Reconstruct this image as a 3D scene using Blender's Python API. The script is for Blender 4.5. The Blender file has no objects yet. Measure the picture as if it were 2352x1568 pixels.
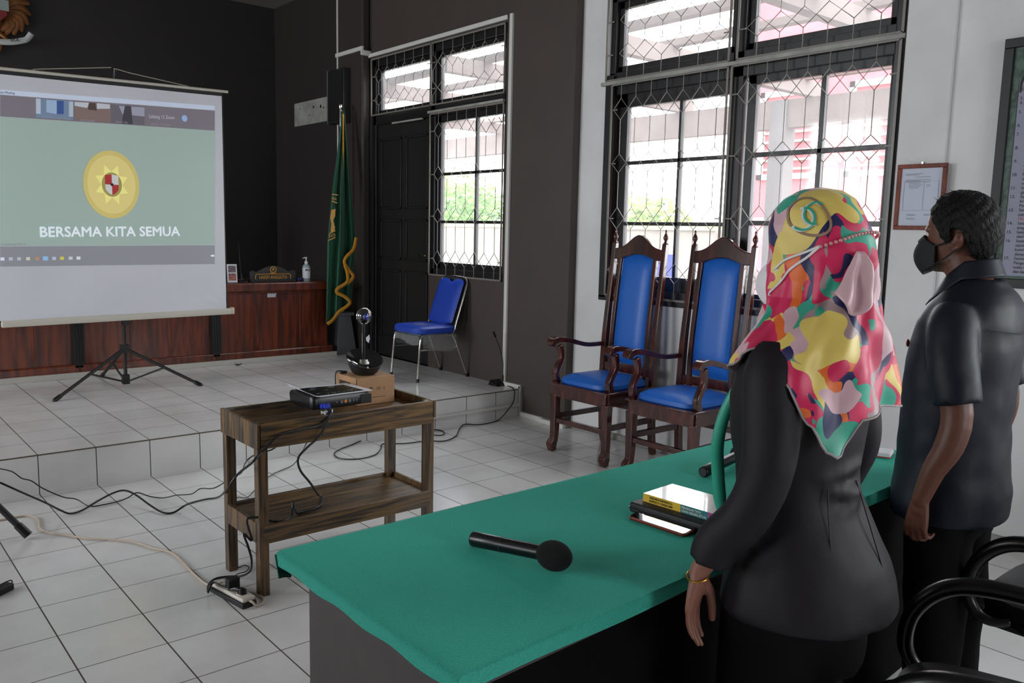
import bpy, bmesh, math, random
from mathutils import Vector, Matrix
random.seed(7)
SC = bpy.context.scene
COL = SC.collection
pi = math.pi
def rad(a): return math.radians(a)

# ------------------------------------------------------------------ camera
CAM = Vector((-0.92058, -5.14750, 1.51677)); FPX = 1911.2
YAW, PITCH, ROLL = 0.7049, 0.1302, -0.0224
_f = Vector((math.sin(YAW)*math.cos(PITCH), math.cos(YAW)*math.cos(PITCH), -math.sin(PITCH)))
_r = Vector((math.cos(YAW), -math.sin(YAW), 0)); _d = _f.cross(_r)
AR = math.cos(ROLL)*_r + math.sin(ROLL)*_d
AD = -math.sin(ROLL)*_r + math.cos(ROLL)*_d
cd = bpy.data.cameras.new('camera'); cam = bpy.data.objects.new('camera', cd); COL.objects.link(cam)
cd.sensor_width = 36; cd.lens = FPX/2352*36; cd.clip_start = .05; cd.clip_end = 300
m = Matrix((AR, -AD, -_f)).transposed().to_4x4(); m.translation = CAM
cam.matrix_world = m; SC.camera = cam
# ------------------------------------------------------------------ view, sky, daylight
SC.view_settings.view_transform = 'Standard'; SC.view_settings.look = 'None'
SC.view_settings.gamma = 1; SC.view_settings.use_curve_mapping = False
SC.view_settings.exposure = 0.06
W = bpy.data.worlds.new('overcast_sky'); SC.world = W; W.use_nodes = True
bg = W.node_tree.nodes['Background']; bg.inputs[0].default_value = (.93, .97, 1.0, 1); bg.inputs[1].default_value = 12.0
def portal(name, loc, rot, sx, sy):
    l = bpy.data.lights.new(name, 'AREA'); l.shape = 'RECTANGLE'; l.size = sx; l.size_y = sy
    l.cycles.is_portal = True
    o = bpy.data.objects.new(name, l); COL.objects.link(o); o.location = loc; o.rotation_euler = rot
# daylight enters only through window openings
portal('daylight_portal', (3.84, -1.88, 2.13), (0, rad(90), 0), 2.3, 2.3)
portal('daylight_portal', (3.74, 1.33, 2.15), (0, rad(90), 0), 2.2, 2.2)
portal('daylight_portal', (3.84, -6.55, 2.13), (0, rad(90), 0), 2.3, 2.3)
portal('daylight_portal', (-5.4, -2.5, 2.22), (0, rad(-90), 0), 2.1, 1.6)
portal('daylight_portal', (-5.4, 1.7, 2.25), (0, rad(-90), 0), 2.7, 2.8)
portal('daylight_portal', (1.4, -9.1, 2.0), (rad(90), 0, 0), 1.6, 2.0)

# ------------------------------------------------------------------ pixel -> point helpers (photo frame 2352 x 1568)
def ray(u, v): return _f + AR*((u-1176)/FPX) + AD*((v-784)/FPX)
def PZ(u, v, z): d = ray(u, v); return CAM + d*((z-CAM.z)/d.z)
def PX(u, v, x): d = ray(u, v); return CAM + d*((x-CAM.x)/d.x)
def PY(u, v, y): d = ray(u, v); return CAM + d*((y-CAM.y)/d.y)

# ------------------------------------------------------------------ materials
MATS = {}
def srgb(r, g, b):
    f = lambda c: ((c/255+.055)/1.055)**2.4 if c > 10 else c/255/12.92
    return (f(r), f(g), f(b), 1)
def mat(name, col, rough=.6, metal=0., spec=.5, noise=0., nscale=20., bump=0., bscale=80., coat=0., sheen=0., emit=0., stretch=None, col2=None, lo=.35, hi=.65, alpha=1.):
    if name in MATS: return MATS[name]
    m = bpy.data.materials.new(name); m.use_nodes = True; MATS[name] = m
    n = m.node_tree.nodes; L = m.node_tree.links; b = n['Principled BSDF']
    c = srgb(*col) if max(col) > 1 else (*col, 1)
    b.inputs['Base Color'].default_value = c; b.inputs['Roughness'].default_value = rough
    b.inputs['Metallic'].default_value = metal; b.inputs['Specular IOR Level'].default_value = spec
    b.inputs['Coat Weight'].default_value = coat; b.inputs['Sheen Weight'].default_value = sheen
    if sheen: b.inputs['Sheen Roughness'].default_value = .4
    if alpha < 1: b.inputs['Alpha'].default_value = alpha
    if emit: b.inputs['Emission Color'].default_value = c; b.inputs['Emission Strength'].default_value = emit
    tc = n.new('ShaderNodeTexCoord'); mp = n.new('ShaderNodeMapping'); L.new(tc.outputs['Object'], mp.inputs[0])
    if stretch: mp.inputs['Scale'].default_value = stretch
    if noise or col2:
        t = n.new('ShaderNodeTexNoise'); t.inputs['Scale'].default_value = nscale; t.inputs['Detail'].default_value = 6
        L.new(mp.outputs[0], t.inputs[0])
        r = n.new('ShaderNodeValToRGB'); L.new(t.outputs[0], r.inputs[0])
        if col2: c2 = srgb(*col2) if max(col2) > 1 else (*col2, 1)
        else: c2 = tuple(min(1, x*(1-noise)) for x in c[:3])+(1,)
        r.color_ramp.elements[0].color = c2; r.color_ramp.elements[1].color = c if col2 else tuple(min(1, x*(1+noise)) for x in c[:3])+(1,)
        r.color_ramp.elements[0].position = lo; r.color_ramp.elements[1].position = hi
        L.new(r.outputs[0], b.inputs['Base Color'])
        if emit: L.new(r.outputs[0], b.inputs['Emission Color'])
    if bump:
        t2 = n.new('ShaderNodeTexNoise'); t2.inputs['Scale'].default_value = bscale; t2.inputs['Detail'].default_value = 3
        L.new(mp.outputs[0], t2.inputs[0])
        bp = n.new('ShaderNodeBump'); bp.inputs['Strength'].default_value = bump; bp.inputs['Distance'].default_value = .01
        L.new(t2.outputs[0], bp.inputs['Height']); L.new(bp.outputs[0], b.inputs['Normal'])
    return m

def tile_mat(name, origin, vertical=False):
    """white glazed 30 cm tiles with dark joints; origin = a joint crossing in metres"""
    m = bpy.data.materials.new(name); m.use_nodes = True; n = m.node_tree.nodes; L = m.node_tree.links; b = n['Principled BSDF']
    tc = n.new('ShaderNodeTexCoord'); sep = n.new('ShaderNodeSeparateXYZ'); L.new(tc.outputs['Object'], sep.inputs[0])
    def M(op, a, b_=None, c_=None):
        k = n.new('ShaderNodeMath'); k.operation = op
        for i, x in enumerate((a, b_, c_)):
            if x is None: continue
            if isinstance(x, (int, float)): k.inputs[i].default_value = x
            else: L.new(x, k.inputs[i])
        return k.outputs[0]
    def joint(sock, o, w):
        f = M('FRACT', M('DIVIDE', M('SUBTRACT', sock, o), .3)); return M('LESS_THAN', M('MINIMUM', f, M('SUBTRACT', 1., f)), w/.3/2), M('FLOOR', M('DIVIDE', M('SUBTRACT', sock, o), .3))
    jx, ix = joint(sep.outputs[0], origin[0], .0052)
    if vertical: g = jx; iy = ix
    else:
        jy, iy = joint(sep.outputs[1], origin[1], .0042); g = M('MAXIMUM', jx, jy)
    cmb = n.new('ShaderNodeCombineXYZ'); L.new(ix, cmb.inputs[0]); L.new(iy, cmb.inputs[1])
    wn = n.new('ShaderNodeTexWhiteNoise'); L.new(cmb.outputs[0], wn.inputs[0])
    ns = n.new('ShaderNodeTexNoise'); ns.inputs['Scale'].default_value = 3.; ns.inputs['Detail'].default_value = 5; L.new(tc.outputs['Object'], ns.inputs[0])
    rp = n.new('ShaderNodeValToRGB'); L.new(ns.outputs[0], rp.inputs[0])
    rp.color_ramp.elements[0].color = srgb(212, 210, 208); rp.color_ramp.elements[0].position = .3
    rp.color_ramp.elements[1].color = srgb(224, 223, 222); rp.color_ramp.elements[1].position = .6
    mx = n.new('ShaderNodeMix'); mx.data_type = 'RGBA'; L.new(M('MULTIPLY', wn.outputs[0], .12), mx.inputs[0]); L.new(rp.outputs[0], mx.inputs[6]); mx.inputs[7].default_value = srgb(165, 163, 160)
    mg = n.new('ShaderNodeMix'); mg.data_type = 'RGBA'; L.new(g, mg.inputs[0]); L.new(mx.outputs[2], mg.inputs[6]); mg.inputs[7].default_value = srgb(74, 62, 56)
    L.new(mg.outputs[2], b.inputs['Base Color'])
    # scuffed glaze: roughness varies a little
    rr = n.new('ShaderNodeMapRange'); L.new(ns.outputs[0], rr.inputs[0]); rr.inputs[3].default_value = .10; rr.inputs[4].default_value = .24
    L.new(M('MAXIMUM', rr.outputs[0], M('MULTIPLY', g, .8)), b.inputs['Roughness'])
    bp = n.new('ShaderNodeBump'); bp.inputs['Strength'].default_value = .25; bp.inputs['Distance'].default_value = .002; L.new(M('SUBTRACT', 1., g), bp.inputs['Height']); L.new(bp.outputs[0], b.inputs['Normal'])
    return m

def wood_mat(name, c1, c2, scale=(1, 1, 1), rough=.35, ws=6., dist=4., coat=.2, axis='X'):
    m = bpy.data.materials.new(name); m.use_nodes = True; MATS[name] = m; n = m.node_tree.nodes; L = m.node_tree.links; b = n['Principled BSDF']
    tc = n.new('ShaderNodeTexCoord'); mp = n.new('ShaderNodeMapping'); mp.inputs['Scale'].default_value = scale; L.new(tc.outputs['Object'], mp.inputs[0])
    w = n.new('ShaderNodeTexNoise'); w.inputs['Scale'].default_value = ws; w.inputs['Detail'].default_value = 7; w.inputs['Distortion'].default_value = dist*.1; L.new(mp.outputs[0], w.inputs[0])
    r = n.new('ShaderNodeValToRGB'); L.new(w.outputs[0], r.inputs[0]); e = r.color_ramp.elements
    e[0].color = srgb(*c2); e[0].position = .38; e[1].color = srgb(*c1); e[1].position = .62
    L.new(r.outputs[0], b.inputs['Base Color']); b.inputs['Roughness'].default_value = rough; b.inputs['Coat Weight'].default_value = coat; b.inputs['Coat Roughness'].default_value = .15
    return m

M_floor = tile_mat('white_floor_tiles', (0.0, -.3605)); M_stage = tile_mat('white_stage_tiles', (0.0, .3025)); M_riser = tile_mat('white_riser_tiles', (0.0, 0.0), True)
M_white = mat('white_wall_paint', (214, 213, 213), .7, noise=.05, nscale=3., bump=.1, bscale=30)
M_brown = mat('dark_brown_wall_paint', (66, 57, 53), .55, noise=.06, nscale=4, bump=.08, bscale=40)
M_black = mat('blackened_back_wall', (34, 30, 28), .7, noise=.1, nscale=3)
M_ceil = mat('ceiling_paint', (120, 116, 112), .8)
M_frame = mat('black_painted_window_wood', (26, 25, 27), .35, noise=.15, nscale=12)
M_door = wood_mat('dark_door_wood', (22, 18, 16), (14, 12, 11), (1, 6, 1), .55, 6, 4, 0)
M_grille = mat('painted_iron_grille', (122, 116, 110), .4)
M_trunk = mat('white_pvc_trunking', (205, 203, 198), .4)
M_oldwhite = mat('aged_white_board', (150, 150, 144), .6, noise=.18, nscale=7)
M_chrome = mat('polished_steel', (200, 198, 192), .12, metal=1)
M_blue = mat('blue_fabric_seat', (24, 62, 168), .5, bump=.05, bscale=200)
M_bluev = mat('blue_vinyl', (28, 98, 190), .38, spec=.4, noise=.04, nscale=5, bump=.03, bscale=120)
M_maho = wood_mat('varnished_mahogany', (78, 30, 22), (44, 16, 13), (3, 3, .6), .18, 9, 4, .7)
M_desk = wood_mat('reddish_teak_panels', (118, 50, 22), (70, 26, 12), (7, 7, .7), .32, 3.2, 6, .3)
M_cart = wood_mat('dark_stained_pine', (122, 92, 50), (40, 31, 26), (.9, 17, 17), .38, 4.0, 6, .25)
M_cartv = wood_mat('dark_stained_pine_upright', (112, 84, 50), (40, 31, 26), (17, 17, .9), .38, 4.0, 6, .25)
M_felt = mat('green_felt', (52, 158, 140), .95, noise=.14, nscale=260, bump=.5, bscale=420, sheen=.7)
M_felt.node_tree.nodes['Principled BSDF'].inputs['Sheen Tint'].default_value = srgb(70, 215, 185)
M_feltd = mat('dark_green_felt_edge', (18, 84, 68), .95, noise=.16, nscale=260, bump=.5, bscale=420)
M_skirt = mat('dark_brown_table_panel', (58, 50, 50), .6, noise=.08, nscale=14)
M_plastic = mat('black_plastic', (14, 14, 16), .3, spec=.45)
M_plasticm = mat('matt_black_plastic', (24, 24, 26), .55)
M_foam = mat('black_foam', (10, 10, 11), .95, bump=.6, bscale=500)
M_cable = mat('black_cable_rubber', (14, 14, 15), .4)
M_cream = mat('cream_cable', (196, 178, 160), .5)
M_card = mat('brown_cardboard', (178, 138, 102), .8, noise=.05, nscale=10)
M_print = mat('dark_print_ink', (52, 40, 34), .8)
M_paper = mat('white_paper', (214, 214, 220), .7)
M_gold = mat('gold_paint', (206, 152, 60), .45)
M_flag = mat('green_flag_satin', (14, 84, 58), .6, sheen=.2)
M_fringe = mat('golden_fringe', (202, 138, 30), .7, bump=.5, bscale=200)
M_grey = mat('grey_painted_metal', (104, 106, 108), .5)
M_screen = mat('matt_white_screen_fabric', (196, 198, 206), .9, noise=.03, nscale=2, bump=.05, bscale=6, emit=.14)  # faint emission stands in for projector light falling on the fabric
M_skin = mat('warm_skin', (132, 86, 72), .5, noise=.06, nscale=12)
M_skinm = mat('tanned_skin', (94, 54, 40), .5, noise=.06, nscale=12)
M_suit = mat('charcoal_satin_suit', (24, 20, 25), .62, spec=.26, sheen=.0, noise=.06, nscale=60, bump=.08, bscale=14, stretch=(1, 1, .4))
M_shirt = mat('dark_navy_shirt', (23, 27, 37), .5, spec=.22, noise=.06, nscale=50, bump=.08, bscale=12, stretch=(1, 1, .4))
M_trouser = mat('black_trousers', (8, 8, 10), .8, spec=.12, bump=.1, bscale=10)
M_hair = mat('black_hair', (8, 7, 7), .6, spec=.25, bump=.5, bscale=90, stretch=(3, 3, .8))
M_maskw = mat('white_face_mask', (222, 218, 222), .7)
M_maskb = mat('black_face_mask', (16, 17, 19), .75)
M_leather = mat('black_leatherette', (13, 13, 14), .42, spec=.3, bump=.15, bscale=160)
M_eyew = mat('eye_white', (220, 214, 208), .2)
def glass_mat(name='hazy_window_glass', haze=1.):
    m = bpy.data.materials.new(name); m.use_nodes = True; n = m.node_tree.nodes; L = m.node_tree.links
    n.remove(n['Principled BSDF']); o = n['Material Output']
    t = n.new('ShaderNodeBsdfTransparent'); g = n.new('ShaderNodeBsdfGlossy'); g.inputs['Roughness'].default_value = .05
    d = n.new('ShaderNodeBsdfTranslucent'); d.inputs[0].default_value = (.9, .9, .92, 1)
    lw = n.new('ShaderNodeLayerWeight'); pw = n.new('ShaderNodeMath'); pw.operation = 'POWER'; L.new(lw.outputs['Facing'], pw.inputs[0]); pw.inputs[1].default_value = 5
    fr = n.new('ShaderNodeMapRange'); L.new(pw.outputs[0], fr.inputs[0]); fr.inputs[3].default_value = .04; fr.inputs[4].default_value = 1
    a = n.new('ShaderNodeMixShader'); L.new(fr.outputs[0], a.inputs[0]); L.new(t.outputs[0], a.inputs[1]); L.new(g.outputs[0], a.inputs[2])
    ns = n.new('ShaderNodeTexNoise'); ns.inputs['Scale'].default_value = 6; ns.inputs['Detail'].default_value = 8
    mr = n.new('ShaderNodeMapRange'); L.new(ns.outputs[0], mr.inputs[0]); mr.inputs[3].default_value = .02*haze; mr.inputs[4].default_value = .07*haze  # translucent share imitates the flare haze over the bright panes
    c = n.new('ShaderNodeMixShader'); L.new(mr.outputs[0], c.inputs[0]); L.new(a.outputs[0], c.inputs[1]); L.new(d.outputs[0], c.inputs[2])
    L.new(c.outputs[0], o.inputs[0]); return m
M_glass = glass_mat(); M_picglass = glass_mat('picture_glass', 0.)
M_clear = mat('clear_plastic_wrap', (200, 205, 205), .12, alpha=.22)

# ------------------------------------------------------------------ mesh helpers
class MB:
    def __init__(s): s.v = []; s.f = []
    def add(s, vs, fs):
        o = len(s.v); s.v += [Vector(p) for p in vs]; s.f += [tuple(i+o for i in f) for f in fs]; return s
    def box(s, x0, x1, y0, y1, z0, z1, M=None):
        vs = [Vector((x, y, z)) for z in (z0, z1) for y in (y0, y1) for x in (x0, x1)]
        if M: vs = [M @ p for p in vs]
        return s.add(vs, [(0, 2, 3, 1), (4, 5, 7, 6), (0, 1, 5, 4), (2, 6, 7, 3), (0, 4, 6, 2), (1, 3, 7, 5)])
    def bar(s, a, b, w, h, up=Vector((0, 0, 1))):
        a = Vector(a); b = Vector(b); d = (b-a).normalized(); x = d.cross(up)
        if x.length < 1e-4: x = d.cross(Vector((0, 1, 0)))
        x.normalize(); z = x.cross(d).normalized()
        vs = [p+x*(i*w/2)+z*(j*h/2) for p in (a, b) for j in (-1, 1) for i in (-1, 1)]
        return s.add(vs, [(0, 1, 3, 2), (4, 6, 7, 5), (0, 4, 5, 1), (2, 3, 7, 6), (0, 2, 6, 4), (1, 5, 7, 3)])
    def tube(s, pts, r, seg=8, closed=False, smooth=0, rnd=False, sq=None):
        """sq=(axis vector, factor): squash the section along an axis"""
        pts = [Vector(p) for p in pts]; rs = list(r) if isinstance(r, (list, tuple)) else [r]*len(pts)
        if smooth: pts, rs = catmull(pts, rs, smooth, closed)
        if rnd:
            d0 = (pts[0]-pts[1]).normalized(); d1 = (pts[-1]-pts[-2]).normalized(); a, b = rs[0], rs[-1]
            pts = [pts[0]+d0*a*.95, pts[0]+d0*a*.7, pts[0]+d0*a*.35]+pts+[pts[-1]+d1*b*.35, pts[-1]+d1*b*.7, pts[-1]+d1*b*.95]
            rs = [a*.25, a*.7, a*.94]+rs+[b*.94, b*.7, b*.25]
        N = len(pts); rings = []; nrm = None
        for i in range(N):
            if closed: t = (pts[(i+1) % N]-pts[i-1])
            else: t = pts[min(i+1, N-1)]-pts[max(i-1, 0)]
            t.normalize()
            if nrm is None:
                nrm = t.orthogonal().normalized()
            nrm = (nrm-t*nrm.dot(t)); nrm = nrm.normalized() if nrm.length > 1e-6 else t.orthogonal().normalized()
            bn = t.cross(nrm); ring = []
            for k in range(seg):
                a = 2*pi*k/seg; o = (nrm*math.cos(a)+bn*math.sin(a))*rs[i]
                if sq: ax = Vector(sq[0]).normalized(); o = o-ax*o.dot(ax)*(1-sq[1])
                ring.append(pts[i]+o)
            rings.append(ring)
        vs = [p for q in rings for p in q]; fs = []
        for i in range(N if closed else N-1):
            a = i*seg; b = ((i+1) % N)*seg
            for k in range(seg): fs.append((a+k, a+(k+1) % seg, b+(k+1) % seg, b+k))
        if not closed: fs += [tuple(range(seg))[::-1], tuple(range((N-1)*seg, N*seg))]
        return s.add(vs, fs)
    def cyl(s, a, b, r0, r1=None, seg=20): return s.tube([a, b], [r0, r0 if r1 is None else r1], seg)
    def lathe(s, prof, c=(0, 0, 0), seg=24, M=None):
        c = Vector(c); vs = []; fs = []; n = len(prof)
        for r, z in prof:
            for k in range(seg):
                a = 2*pi*k/seg; p = Vector((max(r, 1e-4)*math.cos(a), max(r, 1e-4)*math.sin(a), z))
                vs.append((M @ p if M else p)+c)
        for i in range(n-1):
            for k in range(seg): fs.append((i*seg+k, i*seg+(k+1) % seg, (i+1)*seg+(k+1) % seg, (i+1)*seg+k))
        fs += [tuple(range(seg))[::-1], tuple(range((n-1)*seg, n*seg))]
        return s.add(vs, fs)
    def prism(s, poly, o, ux, uy, th):
        """polygon in the plane o + x*ux + y*uy, thickness th along ux x uy (centred)"""
        o = Vector(o); ux = Vector(ux); uy = Vector(uy); n = ux.cross(uy).normalized()*th/2; N = len(poly)
        vs = [o+ux*x+uy*y-n for x, y in poly]+[o+ux*x+uy*y+n for x, y in poly]
        return s.add(vs, [tuple(range(N))[::-1], tuple(range(N, 2*N))]+[(i, (i+1) % N, N+(i+1) % N, N+i) for i in range(N)])
    def rings(s, rs, seg=32, p=2.0):
        """closed shell of horizontal superellipse rings (cx, cy, z, a, bfront, bback)"""
        vs = []; fs = []
        for cx, cy, z, a, bf, bb in rs:
            for k in range(seg):
                t = 2*pi*k/seg; c, q = math.cos(t), math.sin(t); e = 2/p
                x = math.copysign(abs(c)**e, c)*a; y = math.copysign(abs(q)**e, q)*(bf if q > 0 else bb)
                vs.append((cx+x, cy+y, z))
        n = len(rs)
        for i in range(n-1):
            for k in range(seg): fs.append((i*seg+k, i*seg+(k+1) % seg, (i+1)*seg+(k+1) % seg, (i+1)*seg+k))
        fs += [tuple(range(seg))[::-1], tuple(range((n-1)*seg, n*seg))]
        return s.add(vs, fs)
    def ell(s, c, a, b, h, seg=20, n=10, M=None):
        c = Vector(c); prof = [(math.sin(pi*i/n), -math.cos(pi*i/n)) for i in range(n+1)]
        S = Matrix.Diagonal((a, b, h)); MM = (M @ S) if M else S
        return s.lathe(prof, c, seg, MM)
    def grid(s, fn, nu, nv, wrap=False, skip=None):
        vs = [fn(i/nu, j/nv) for j in range(nv+1) for i in range(nu if wrap else nu+1)]; w = nu if wrap else nu+1; fs = []
        for j in range(nv):
            for i in range(nu):
                if skip and skip((i+.5)/nu, (j+.5)/nv): continue
                i2 = (i+1) % w; fs.append((j*w+i, j*w+i2, (j+1)*w+i2, (j+1)*w+i))
        return s.add(vs, fs)
    def build(s, name, m, parent=None, bev=0, sm=40, world=False, mods=(), recalc=True):
        me = bpy.data.meshes.new(name); vs = s.v; org = Vector((0, 0, 0)); inv = None
        if parent is None and vs:
            xs = [v.x for v in vs]; ys = [v.y for v in vs]; org = Vector(((min(xs)+max(xs))/2, (min(ys)+max(ys))/2, min(v.z for v in vs)))
            if world == 'origin': org = Vector((0, 0, 0))
            vs = [v-org for v in vs]
        elif parent is not None and world:
            Mi = wm(parent).inverted(); vs = [Mi @ v for v in vs]
        me.from_pydata([tuple(v) for v in vs], [], s.f)
        if recalc:
            bm = bmesh.new(); bm.from_mesh(me); bmesh.ops.recalc_face_normals(bm, faces=bm.faces); bm.to_mesh(me); bm.free()
        if sm:
            me.polygons.foreach_set('use_smooth', [True]*len(me.polygons)); me.set_sharp_from_angle(angle=rad(sm))
        me.materials.append(m); o = bpy.data.objects.new(name, me); COL.objects.link(o)
        if parent: o.parent = parent
        else: o.location = org
        if bev:
            b = o.modifiers.new('edge', 'BEVEL'); b.width = bev; b.segments = 2; b.limit_method = 'ANGLE'; b.angle_limit = rad(40)
        for f in mods: f(o)
        return o
def wm(o):
    M = Matrix.LocRotScale(o.location, o.rotation_euler, o.scale)
    return wm(o.parent) @ M if o.parent else M
def catmull(pts, rs, n, closed=False):
    P = []; R = []; N = len(pts)
    for i in range(N if closed else N-1):
        g = (lambda k: k % N) if closed else (lambda k: min(max(k, 0), N-1))
        p0, p1, p2, p3 = (pts[g(i+k)] for k in (-1, 0, 1, 2)); r1, r2 = rs[g(i)], rs[g(i+1)]
        for j in range(n):
            t = j/n; P.append(.5*((2*p1)+(p2-p0)*t+(2*p0-5*p1+4*p2-p3)*t*t+(3*p1-p0-3*p2+p3)*t**3)); R.append(r1+(r2-r1)*t)
    if not closed: P.append(pts[-1]); R.append(rs[-1])
    return P, R
def remesh(vox, smooth=6, disp=0, dscale=.1):
    def f(o):
        a = o.modifiers.new('skin', 'REMESH'); a.mode = 'VOXEL'; a.voxel_size = vox; a.use_smooth_shade = True
        b = o.modifiers.new('relax', 'SMOOTH'); b.iterations = smooth; b.factor = .5
        if disp:
            t = bpy.data.textures.new('cloth_folds', 'CLOUDS'); t.noise_scale = dscale; t.noise_depth = 1
            d = o.modifiers.new('folds', 'DISPLACE'); d.texture = t; d.strength = disp; d.mid_level = .5; d.texture_coords = 'LOCAL'
    return f
def solid(th, off=0.):
    def f(o): a = o.modifiers.new('thickness', 'SOLIDIFY'); a.thickness = th; a.offset = off
    return f
def tag(o, label=None, cat=None, group=None, kind=None):
    if label: o['label'] = label
    if cat: o['category'] = cat
    if group: o['group'] = group
    if kind: o['kind'] = kind
    return o
def thing(name, loc, label, cat, group=None, rz=0):
    o = bpy.data.objects.new(name, None); COL.objects.link(o); o.location = loc; o.rotation_euler = (0, 0, rz); o.empty_display_size = .1
    return tag(o, label, cat, group)
def struct(o): o['kind'] = 'structure'; return o
def text(name, body, m, parent, o, ux, uy, w=None, h=None, bold=0., depth=.0006, align='L', world=True):
    """lettering as a thin mesh: baseline-left corner o, directions ux, uy, fitted to width w / cap height h"""
    cu = bpy.data.curves.new('lettering', 'FONT'); cu.body = body; cu.size = 1;  cu.extrude = 0; cu.resolution_u = 3
    t = bpy.data.objects.new('lettering', cu); me0 = bpy.data.meshes.new_from_object(t); bpy.data.objects.remove(t)
    xs = [v.co.x for v in me0.vertices]; ys = [v.co.y for v in me0.vertices]
    x0, x1 = min(xs), max(xs); sy = (h/.70) if h else None; sx = (w/(x1-x0)) if w else sy
    if sy is None: sy = sx
    ux = Vector(ux).normalized(); uy = Vector(uy).normalized(); n = ux.cross(uy).normalized()*depth; o = Vector(o)
    mb = MB()
    for k_, (bx, by) in enumerate([(0, 0)]+([(bold, 0), (-bold, 0), (0, bold), (0, -bold)] if bold else [])):
        mb.add([o+ux*(v.co.x+bx-(x0 if align == 'L' else (x0+x1)/2))*sx+uy*(v.co.y+by)*sy+n*(1+.15*k_) for v in me0.vertices], [tuple(p.vertices) for p in me0.polygons])
    bpy.data.meshes.remove(me0)
    return mb.build(name, m, parent, world=world, sm=0, recalc=False)
V = Vector

# ================================================================== the room
XW, XW2, H = 3.566, 3.64, .2273          # brown wall plane, white wall plane, stage height
ZC = 4.1
struct(MB().box(-5.6, 3.9, -9.3, 0.02, -.08, 0).build('floor', M_floor, world='origin', sm=0))
st = MB().box(-5.6, 3.7, .012, 4.8, 0.0, H).build('floor', M_stage, world='origin', sm=0); struct(st); st['label'] = 'raised tiled stage'
struct(MB().box(-5.6, XW, 0.0, .012, 0.0, H-.001).build('trim_1', M_riser, world='origin', sm=0))
struct(MB().box(-5.6, XW, -.002, .006, H-.006, H+.0005).build('trim_2', mat('chipped_tile_edge', (96, 86, 76), .8), sm=0))
# ceiling and the walls behind / beside the camera
struct(MB().box(-5.6, 3.9, -9.3, 4.9, ZC, ZC+.1).build('ceiling', M_ceil, sm=0))
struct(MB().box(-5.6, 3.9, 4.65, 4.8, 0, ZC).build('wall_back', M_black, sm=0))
w = MB(); w.box(-5.6, -5.45, -9.3, -3.3, 0, ZC).box(-5.6, -5.45, -1.7, .3, 0, ZC).box(-5.6, -5.45, 3.1, 4.8, 0, ZC).box(-5.6, -5.45, -3.3, -1.7, 0, 1.2).box(-5.6, -5.45, .3, 3.1, 0, .9).box(-5.6, -5.45, -3.3, -1.7, 3.25, ZC).box(-5.6, -5.45, .3, 3.1, 3.6, ZC)
struct(w.build('wall_left', M_white, sm=0))
w = MB(); w.box(-5.6, .6, -9.3, -9.15, 0, ZC).box(2.2, 3.9, -9.3, -9.15, 0, ZC).box(.6, 2.2, -9.3, -9.15, 3.0, ZC).box(.6, 2.2, -9.3, -9.15, 0, 1.0)
struct(w.build('wall_front', M_white, sm=0))
# right wall, brown part: opening y .27..2.40 for the door-and-window set
w = MB(); T = .16
struct(MB().box(XW, XW+T, 2.40, 4.8, 0, ZC).build('wall_right', mat('shaded_brown_wall', (40, 34, 32), .65, noise=.06, nscale=4), sm=0))  # same brown wall, its colour darkened to carry the shade beyond the door
w.box(XW, XW+T, -.53, .27, 0, ZC).box(XW, XW+T, .27, 2.40, 3.21, ZC).box(XW, XW+T, .27, 1.36, 0, 1.10).box(XW, XW+T, 1.36, 2.40, 0, H)
struct(w.build('wall_right', M_brown, sm=0))
# corner column boxed out of the wall, with its rounded edge
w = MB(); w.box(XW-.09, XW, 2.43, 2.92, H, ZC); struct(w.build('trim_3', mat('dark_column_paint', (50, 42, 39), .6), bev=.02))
# right wall, white part: windows y -2.96..-.80 and a further one y -8.0..-5.1 beyond the picture
w = MB()
w.box(XW2, XW2+T, -.80, -.53, 0, ZC).box(XW2, XW2+T, -5.4, -2.96, 0, ZC).box(XW2, XW2+T, -9.3, -7.7, 0, ZC)
w.box(XW2, XW2+T, -2.96, -.80, 0, 1.06).box(XW2, XW2+T, -2.96, -.80, 3.25, ZC).box(XW2, XW2+T, -7.7, -5.4, 0, 1.06).box(XW2, XW2+T, -7.7, -5.4, 3.25, ZC)
struct(w.build('wall_right', M_white, sm=0))
# shallow white pilaster beside the framed rules, its edge peeling
w = MB().box(XW2-.03, XW2, -3.235, -2.985, 0, ZC); struct(w.build('trim_4', M_white, bev=.004))

# ---- black window and door joinery (y towards the stage is +, looking out is +x)
FX0, FX1 = XW+.02, XW+.10
def pane(par, y0, y1, z0, z1, x):
    MB().box(x, x+.004, y0, y1, z0, z1).build('pane', M_glass, par, world=True, sm=0)
def grille(par, x, y0, y1, cols, segs, zt, zb, band):
    """iron rods: straight runs that fork into diamonds between neighbouring rods"""
    g = MB(); s = cols[1]-cols[0] if len(cols) > 1 else .14; hs = s/2; r = .0029
    for y in cols:
        z = zt
        for za, zm, zb_ in segs:
            g.tube([(x, y, z), (x, y, za)], r, 5)
            for q in (-1, 1):
                ym = y+q*hs
                if min(y0, y1)-.01 <= ym <= max(y0, y1)+.01: g.tube([(x, y, za), (x, ym, zm), (x, y, zb_)], r, 5)
            z = zb_
        g.tube([(x, y, z), (x, y, zb)], r, 5)
    for (a, b) in (((x, y0, zt), (x, y1, zt)), ((x, y0, zb), (x, y1, zb)), ((x, y0, zt), (x, y0, zb)), ((x, y1, zt), (x, y1, zb))): g.bar(a, b, .008, .014)
    for _, zm, _b in segs: g.bar((x+.006, y0, zm), (x+.006, y0+(.05 if y1 > y0 else -.05), zm), .005, .008); g.bar((x+.006, y1, zm), (x+.006, y1-(.05 if y1 > y0 else -.05), zm), .005, .008)
    return g.build('grille', M_grille, par, world=True)
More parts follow.
